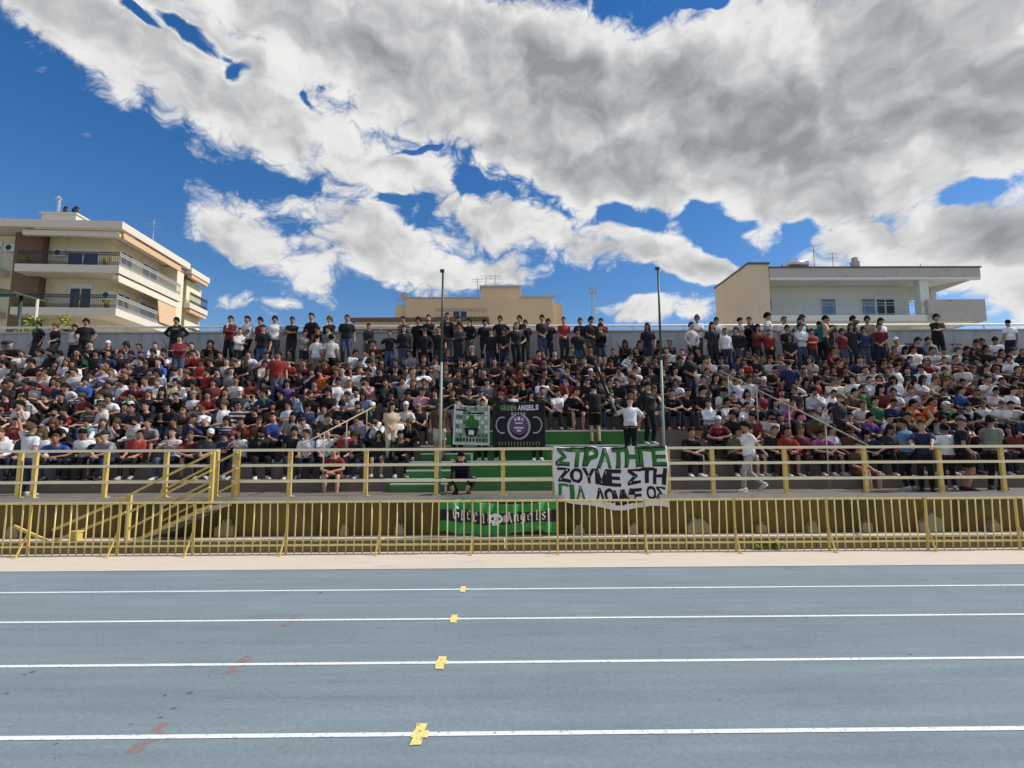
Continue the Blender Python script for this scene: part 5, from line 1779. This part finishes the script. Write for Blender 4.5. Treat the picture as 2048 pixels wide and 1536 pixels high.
class Banner:
    """cloth in the x-z plane: shape(u, v) -> (x, y, z) for u, v in 0..1; prints follow the same folds"""

    def __init__(s, name, label, base, shape, m, nu=60, nv=24, thick=.006, cat='banner'):
        s.t = thing(name, label, cat, base)
        s.base, s.shape = Vector(base), shape
        b = MB()
        fr = [[Vector(shape(i / nu, j / nv)) - s.base for i in range(nu + 1)] for j in range(nv + 1)]
        vs = [p for r_ in fr for p in r_] + [p + Vector((0, thick, 0)) for r_ in fr for p in r_]
        w, o = nu + 1, (nu + 1) * (nv + 1)
        fs = []
        for j in range(nv):
            for i in range(nu):
                a = j * w + i
                fs.append((a, a + 1, a + w + 1, a + w))
                fs.append((o + a, o + a + w, o + a + w + 1, o + a + 1))
        for i in range(nu):
            fs.append((i, o + i, o + i + 1, i + 1)); q = nv * w + i; fs.append((q, q + 1, o + q + 1, o + q))
        for j in range(nv):
            a, c = j * w, j * w + nu
            fs.append((a, a + w, o + a + w, o + a)); fs.append((c, o + c, o + c + w, c + w))
        s.cloth = b.add(vs, fs).build('cloth', m, s.t, smooth=True)
        s.layer = 0

    def put(s, name, polys=None, me=None, m=None, lift=None):
        """print: polygons in (u, v), or a mesh whose x, y are (u, v)"""
        s.layer += 1
        lift = lift or .004 + .0022 * s.layer
        bm = bmesh.new()
        if me is not None:
            bm.from_mesh(me)
            bpy.data.meshes.remove(me)
        for pl in polys or ():
            vs = [bm.verts.new((u, v, 0)) for u, v in pl]
            bm.faces.new(vs)
        for ax, n in ((0, 40), (1, 16)):
            lo_, hi_ = min(v.co[ax] for v in bm.verts), max(v.co[ax] for v in bm.verts)
            for i in range(1, n):
                if not lo_ < i / n < hi_:
                    continue
                co = [0, 0, 0]; co[ax] = i / n
                no = [0, 0, 0]; no[ax] = 1
                bmesh.ops.bisect_plane(bm, geom=bm.verts[:] + bm.edges[:] + bm.faces[:], plane_co=co, plane_no=no)
        for v in bm.verts:
            p = Vector(s.shape(min(1, max(0, v.co.x)), min(1, max(0, v.co.y)))) - s.base
            v.co = p + Vector((0, -lift, 0))
        bmesh.ops.recalc_face_normals(bm, faces=bm.faces)
        out = bpy.data.meshes.new(name)
        bm.to_mesh(out); bm.free()
        out.materials.append(m)
        return link(name, out, s.cloth)


def uv_text(s, u0, u1, v0, v1, bold=.02, skew=0.0):
    me = text_mesh(s, 1.0, 0.0, bold)
    lo, hi, a = bounds(me)
    b = np.zeros_like(a)
    b[:, 0] = u0 + (a[:, 0] - lo[0]) / (hi[0] - lo[0]) * (u1 - u0)
    b[:, 1] = v0 + (a[:, 1] - lo[1]) / (hi[1] - lo[1]) * (v1 - v0) + skew * (b[:, 0] - u0)
    me.vertices.foreach_set('co', b.ravel())
    me.update()
    return hand(me, .02 * abs(v1 - v0) * 3)


def letters(bn, word, u0, u1, v0, v1, m, bold=.02, skew=0.0, name='letter', gap=.12, jitter=0.0, back=None, grow=(.006, .03)):
    """each letter a print of its own, boxed evenly into u0..u1"""
    ws = {' ': .55, 'Ι': .45, 'I': .45, 'l': .4, '|': .3}
    tot = sum(ws.get(c, 1.0) for c in word)
    u = u0
    for c in word:
        w = (u1 - u0) * ws.get(c, 1.0) / tot
        if c != ' ':
            jv = rng.uniform(-jitter, jitter)
            a0, a1 = u + w * gap / 2, u + w * (1 - gap / 2)
            if back is not None:
                bn.layer = 0
                bn.put(name + '_outline', me=uv_text(c, a0 - grow[0], a1 + grow[0], v0 + jv - grow[1], v1 + jv + grow[1], bold + .012, skew), m=back, lift=.006)
                bn.put(name, me=uv_text(c, a0, a1, v0 + jv, v1 + jv, bold, skew), m=m, lift=.010)
            else:
                bn.put(name, me=uv_text(c, a0, a1, v0 + jv + skew * (a0 - u0), v1 + jv + skew * (a0 - u0), bold, 0), m=m, lift=.007)
        u += w


def disc(u, v, ru, rv, n=18, a0=0, a1=360):
    return [(u + ru * math.cos(R(a0 + (a1 - a0) * i / n)), v + rv * math.sin(R(a0 + (a1 - a0) * i / n))) for i in range(n if abs(a1 - a0) == 360 else n + 1)]


def annulus(u, v, ru, rv, k, n=24, a0=0, a1=360):
    out = []
    for i in range(n):
        t0, t1 = R(a0 + (a1 - a0) * i / n), R(a0 + (a1 - a0) * (i + 1) / n)
        out.append([(u + ru * math.cos(t0), v + rv * math.sin(t0)), (u + ru * math.cos(t1), v + rv * math.sin(t1)),
                    (u + ru * k * math.cos(t1), v + rv * k * math.sin(t1)), (u + ru * k * math.cos(t0), v + rv * k * math.sin(t0))])
    return out


def quad(u0, u1, v0, v1):
    return [(u0, v0), (u1, v0), (u1, v1), (u0, v1)]


# white lettered banner hung over the railing
WY = 12.16
wa, wb, wz1, wz0 = X(1107, WY, 950), X(1335, WY, 950), Z(892, WY, 1220), Z(1016, WY, 1220)


def shape_w(u, v):
    x = wa + (wb - wa) * u + .02 * math.sin(v * 7 + u * 3)
    low = wz0 + (.075 * math.sin(u * 9) + .05 * (abs(u - .45) < .0) - .03 * u) + (.12 * math.exp(-((u - .05) / .08) ** 2)) + .06 * math.exp(-((u - .42) / .2) ** 2)
    z = low + (wz1 - low) * v - .028 * abs(math.sin(u * math.pi * 3)) * v * v
    y = WY + .028 * math.sin(u * 21 + v * 2) * (1.2 - v) + .018 * math.sin(u * 47 + 3 * v) + .012 * math.sin(v * 19 + u * 5)
    return x, y - .03 * (1 - v), z


bw = Banner('banner', 'white banner with green and black hand-painted capitals hung over the yellow railing', ((wa + wb) / 2, WY, wz0), shape_w, M_CLW, 80, 30)
letters(bw, 'ΣΤΡΑΤΗΓΕ', .03, .985, .68, .965, M_INKG, .028, back=M_INKK, gap=.08, jitter=.012, grow=(.008, .03))
letters(bw, 'ΖΟΥΜΕ ΣΤΗ', .04, .985, .38, .62, M_INKK, .03, gap=.1, jitter=.012, back=M_INKK, grow=(.007, .012))
letters(bw, 'ΓΙΑ ', .03, .33, .06, .33, M_INKG, .03, gap=.08, jitter=.01)
letters(bw, 'ΛΟΜΜΕ ΟΣ', .36, .98, .10, .31, M_INKK, .03, gap=.1, jitter=.012, back=M_INKK, grow=(.006, .012))

# long green banner at the foot of the wall, black band, blackletter words, skull
GY = 11.95
ga_, gb_ = X(876, GY, 1035), X(1114, GY, 1035)
gz1, gz0 = Z(1000, GY, 1000), max(.02, Z(1074, GY, 1000))


def shape_g(u, v):
    sag = .10 * math.sin(math.pi * min(1, max(0, (u - .22) / .78))) ** 1.0
    top = gz1 - sag + .03 * math.exp(-((u - .2) / .1) ** 2)
    bot = gz0 + .05 + .045 * math.cos(u * 8) - .02 * math.sin(math.pi * u) + .015 * math.sin(u * 31)
    x = ga_ + (gb_ - ga_) * (u + .02 * math.sin(v * 3) * (1 - u))
    y = GY + .045 * math.sin(u * 26 + 2.2 * v) + .024 * math.sin(u * 61 - v * 3)
    return x, y, bot + (top - bot) * v


bg_ = Banner('banner', 'long green banner with black band and white blackletter words behind the barrier', ((ga_ + gb_) / 2, GY, gz0), shape_g, M_CLG, 110, 22)
bg_.put('black_band', [quad(.0, 1, .34, .70)], m=M_INKK, lift=.007)
# broad-nib strokes: letters drawn with slanted pens in a unit box
BLK_ = {
    'G': [(.92, .82, .60, 1.0), (.60, 1.0, .22, .86), (.22, .86, .06, .6), (.06, .6, .08, .25), (.08, .25, .45, 0), (.45, 0, .88, .2), (.88, .2, .88, .5), (.88, .5, .52, .52)],
    'r': [(.2, .62, .34, .72), (.34, .72, .34, .06), (.34, .06, .5, .0), (.4, .6, .72, .72), (.72, .72, .8, .56)],
    'e': [(.2, .6, .2, .12), (.2, .12, .5, 0), (.5, 0, .8, .16), (.2, .6, .5, .72), (.5, .72, .78, .52), (.78, .52, .25, .34)],
    'n': [(.1, .62, .24, .72), (.24, .72, .24, .06), (.24, .06, .38, 0), (.3, .6, .6, .72), (.6, .72, .74, .58), (.74, .58, .74, .06), (.74, .06, .9, 0)],
    'A': [(.1, .2, .3, .1), (.28, .1, .46, .95), (.3, .9, .52, 1.0), (.5, .98, .78, .1), (.78, .1, .95, .0), (.3, .42, .72, .42), (.12, .75, .4, .9)],
    'g': [(.75, .68, .45, .72), (.45, .72, .2, .55), (.2, .55, .2, .2), (.2, .2, .45, .05), (.45, .05, .72, .2), (.74, .7, .74, -.14), (.74, -.14, .45, -.26), (.45, -.26, .18, -.16)],
    'l': [(.3, .95, .46, 1.0), (.46, 1.0, .46, .08), (.46, .08, .66, 0)],
    's': [(.78, .62, .5, .72), (.5, .72, .24, .56), (.24, .56, .74, .22), (.74, .22, .5, 0), (.5, 0, .2, .12)],
}


def blackletter(word, u0, u1, v0, v1):
    n = len(word)
    cw = (u1 - u0) / n
    for i, c in enumerate(word):
        polys = []
        for (xa, ya, xb, yb) in BLK_[c]:
            k = .085
            def P_(x, y): return (u0 + cw * (i + .06 + .9 * x), v0 + (v1 - v0) * y)
            polys.append([P_(xa - k, ya - k * .45), P_(xa + k, ya + k * .45), P_(xb + k, yb + k * .45), P_(xb - k, yb - k * .45)])
        bg_.put('letter', polys, m=M_INKW, lift=.011 + .0004 * (i % 2))


blackletter('Green', .11, .385, .40, .80)
blackletter('Angels', .56, .915, .40, .76)
sk = [disc(.475, .52, .062, .17)] + [quad(.445, .505, .30, .42)]
bg_.put('skull', sk, m=M_INKW, lift=.014)
bg_.put('skull_marks', [disc(.452, .52, .017, .05, 10), disc(.497, .52, .017, .05, 10), [(.467, .43), (.483, .43), (.475, .48)], quad(.455, .459, .31, .38), quad(.473, .477, .31, .38), quad(.490, .494, .31, .38)], m=M_INKK, lift=.017)
bg_.put('skull_crest', [[(.405, .78), (.43, .62), (.42, .40), (.41, .52)], [(.41, .62), (.40, .50), (.415, .36), (.424, .5)]], m=M_INKY, lift=.013)
bg_.put('wing', [[(.54, .64), (.60, .70), (.59, .60), (.61, .52), (.57, .44), (.54, .40)]], m=M_INKS, lift=.013)

# small white checked banner held up by two people
CY = tier_y(2) + .08
c00, c11 = at(908, 889, CY), at(979, 812, CY)


def shape_c(u, v):
    x = c00.x + (c11.x - c00.x) * u - .04 * (1 - v) * (1 - u)
    return x, CY + .02 * math.sin(u * 9 + v * 2) + .015 * math.sin(u * 23), c00.z + (c11.z - c00.z) * v - .06 * u * v * (1 - u) * 2 + .05 * (1 - u) * v - .03 * (1 - v) * u


bc = Banner('banner', 'small white checked banner with a dark green emblem held above the green steps', (c00.x + .45, CY, c00.z), shape_c, M_CLW, 40, 30)
grid = [quad(.04, .96, .06 + i * .115, .075 + i * .115) for i in range(9)] + [quad(.05 + i * .10, .063 + i * .10, .06, .96) for i in range(10)]
bc.put('grid_lines', grid, m=M_INKL, lift=.006)
cells = [[], [], []]
for i in range(9):
    for j in range(8):
        q = rng.random()
        if q < .55:
            cells[0 if q < .14 else 1 if q < .38 else 2].append(quad(.068 + i * .10, .145 + i * .10, .08 + j * .115, .17 + j * .115))
bc.put('check_cells', cells[0], m=M_INKL, lift=.0065)['kind'] = 'stuff'
bc.put('check_cells', cells[1], m=mat('grey_green_print', (.33, .40, .34), .85, .1, 8), lift=.007)['kind'] = 'stuff'
bc.put('check_cells', cells[2], m=mat('dark_green_print', (.10, .17, .11), .85, .2, 8), lift=.0075)['kind'] = 'stuff'
bc.put('emblem_leaf', [disc(.5, .62, .10, .16), disc(.40, .55, .09, .10), disc(.62, .54, .09, .12), quad(.44, .56, .36, .56)], m=M_INKG, lift=.010)
bc.put('emblem_shield', [[(.30, .44), (.70, .44), (.64, .22), (.36, .22)]], m=M_INKK, lift=.013)
bc.put('emblem_window', [quad(.43, .57, .26, .38)], m=M_INKW, lift=.016)
bc.put('top_marks', [quad(.06, .36, .86, .90), quad(.42, .84, .80, .84)], m=M_INKK, lift=.012)
bc.put('bottom_marks', [quad(.10 + i * .088, .155 + i * .088, .09, .17) for i in range(9)], m=M_INKK, lift=.012)

# black emblem banner held next to it
EY = tier_y(2) + .10
e00, e11 = at(985, 893, EY), at(1090, 801, EY)


def shape_e(u, v):
    return e00.x + (e11.x - e00.x) * u, EY + .018 * math.sin(u * 11 + v) + .012 * math.sin(u * 29 + 1), e00.z + (e11.z - e00.z) * v - .03 * math.sin(u * math.pi) * v


be = Banner('banner', 'black banner with laurel wreath emblem and pale lettering held above the steps', (e00.x + .7, EY, e00.z), shape_e, M_CLK, 50, 36)
letters(be, 'GREEN', .15, .46, .80, .91, M_INKL, .03)
letters(be, 'ANGELS', .48, .88, .80, .925, M_INKW, .045)
lau = []
for i in range(13):
    for s in (-1, 1):
        a = R(-80 + i * 12.2)
        cu, cv = .5 + s * .20 * math.cos(a) * 1.0, .44 + .27 * math.sin(a)
        t = a + R(40)
        du, dv = s * .05 * math.cos(t + .9), .065 * math.sin(t + .9)
        lau.append([(cu - du, cv - dv), (cu + dv * .42, cv - du * .5), (cu + du, cv + dv), (cu - dv * .42, cv + du * .5)])
be.put('laurel', lau, m=M_INKS, lift=.008)
be.put('ring', annulus(.5, .47, .165, .215, .80), m=M_INKP, lift=.010)
be.put('emblem_disc', [disc(.5, .47, .125, .165, 20)], m=M_INKP, lift=.012)
be.put('emblem_bars', [quad(.41, .59, .40, .43), quad(.43, .57, .505, .53), quad(.42, .45, .57, .63), quad(.475, .525, .58, .66), quad(.55, .58, .57, .63), quad(.46, .54, .33, .37)], m=M_INKW, lift=.015)
be.put('side_ring', annulus(.19, .47, .13, .19, .84, a0=70, a1=290), m=M_INKS, lift=.0085)
be.put('side_ring', annulus(.81, .47, .13, .19, .84, a0=-110, a1=110), m=M_INKS, lift=.0085)
be.put('crown_marks', [quad(.36 + i * .058, .39 + i * .058, .70, .76) for i in range(5)], m=M_INKS, lift=.011)
be.put('bottom_marks', [quad(.12 + i * .058, .135 + i * .058, .02, .10) for i in range(14)] + [quad(.12 + i * .058, .15 + i * .058, .085, .10) for i in range(0, 14, 3)], m=M_INKY, lift=.009)

# furled dark flag on a leaning pole
fa, fb_ = at(1190, 722, tier_y(2) + .15), at(1236, 832, tier_y(2) - .02)
fl = thing('furled_flag', 'dark flag rolled tight on a leaning pale pole above the white-shirted person', 'flag', fb_)
MB().tube(fa - fb_, (0, 0, 0), .022, .026, n=10).build('pole', M_POLE2, fl, smooth=True)
dv = fa - fb_
b = MB()
rings = []
for i in range(9):
    t = i / 8
    c = dv * (1 - .62 * t) + Vector((-.012 - .012 * math.sin(t * 9), -.01, -.02))
    w = .028 + .018 * math.sin(t * 7 + 1) ** 2
    rings.append([c + Vector((w * math.cos(a) * (1.3 + .2 * math.sin(3 * a + i)), .03 * math.sin(a), .015 * math.sin(2 * a))) for a in [2 * math.pi * q / 12 for q in range(12)]])
b.loft(rings)
b.build('rolled_cloth', M_CLK, fl, smooth=True)

bpy.data.scenes.remove(scratch)
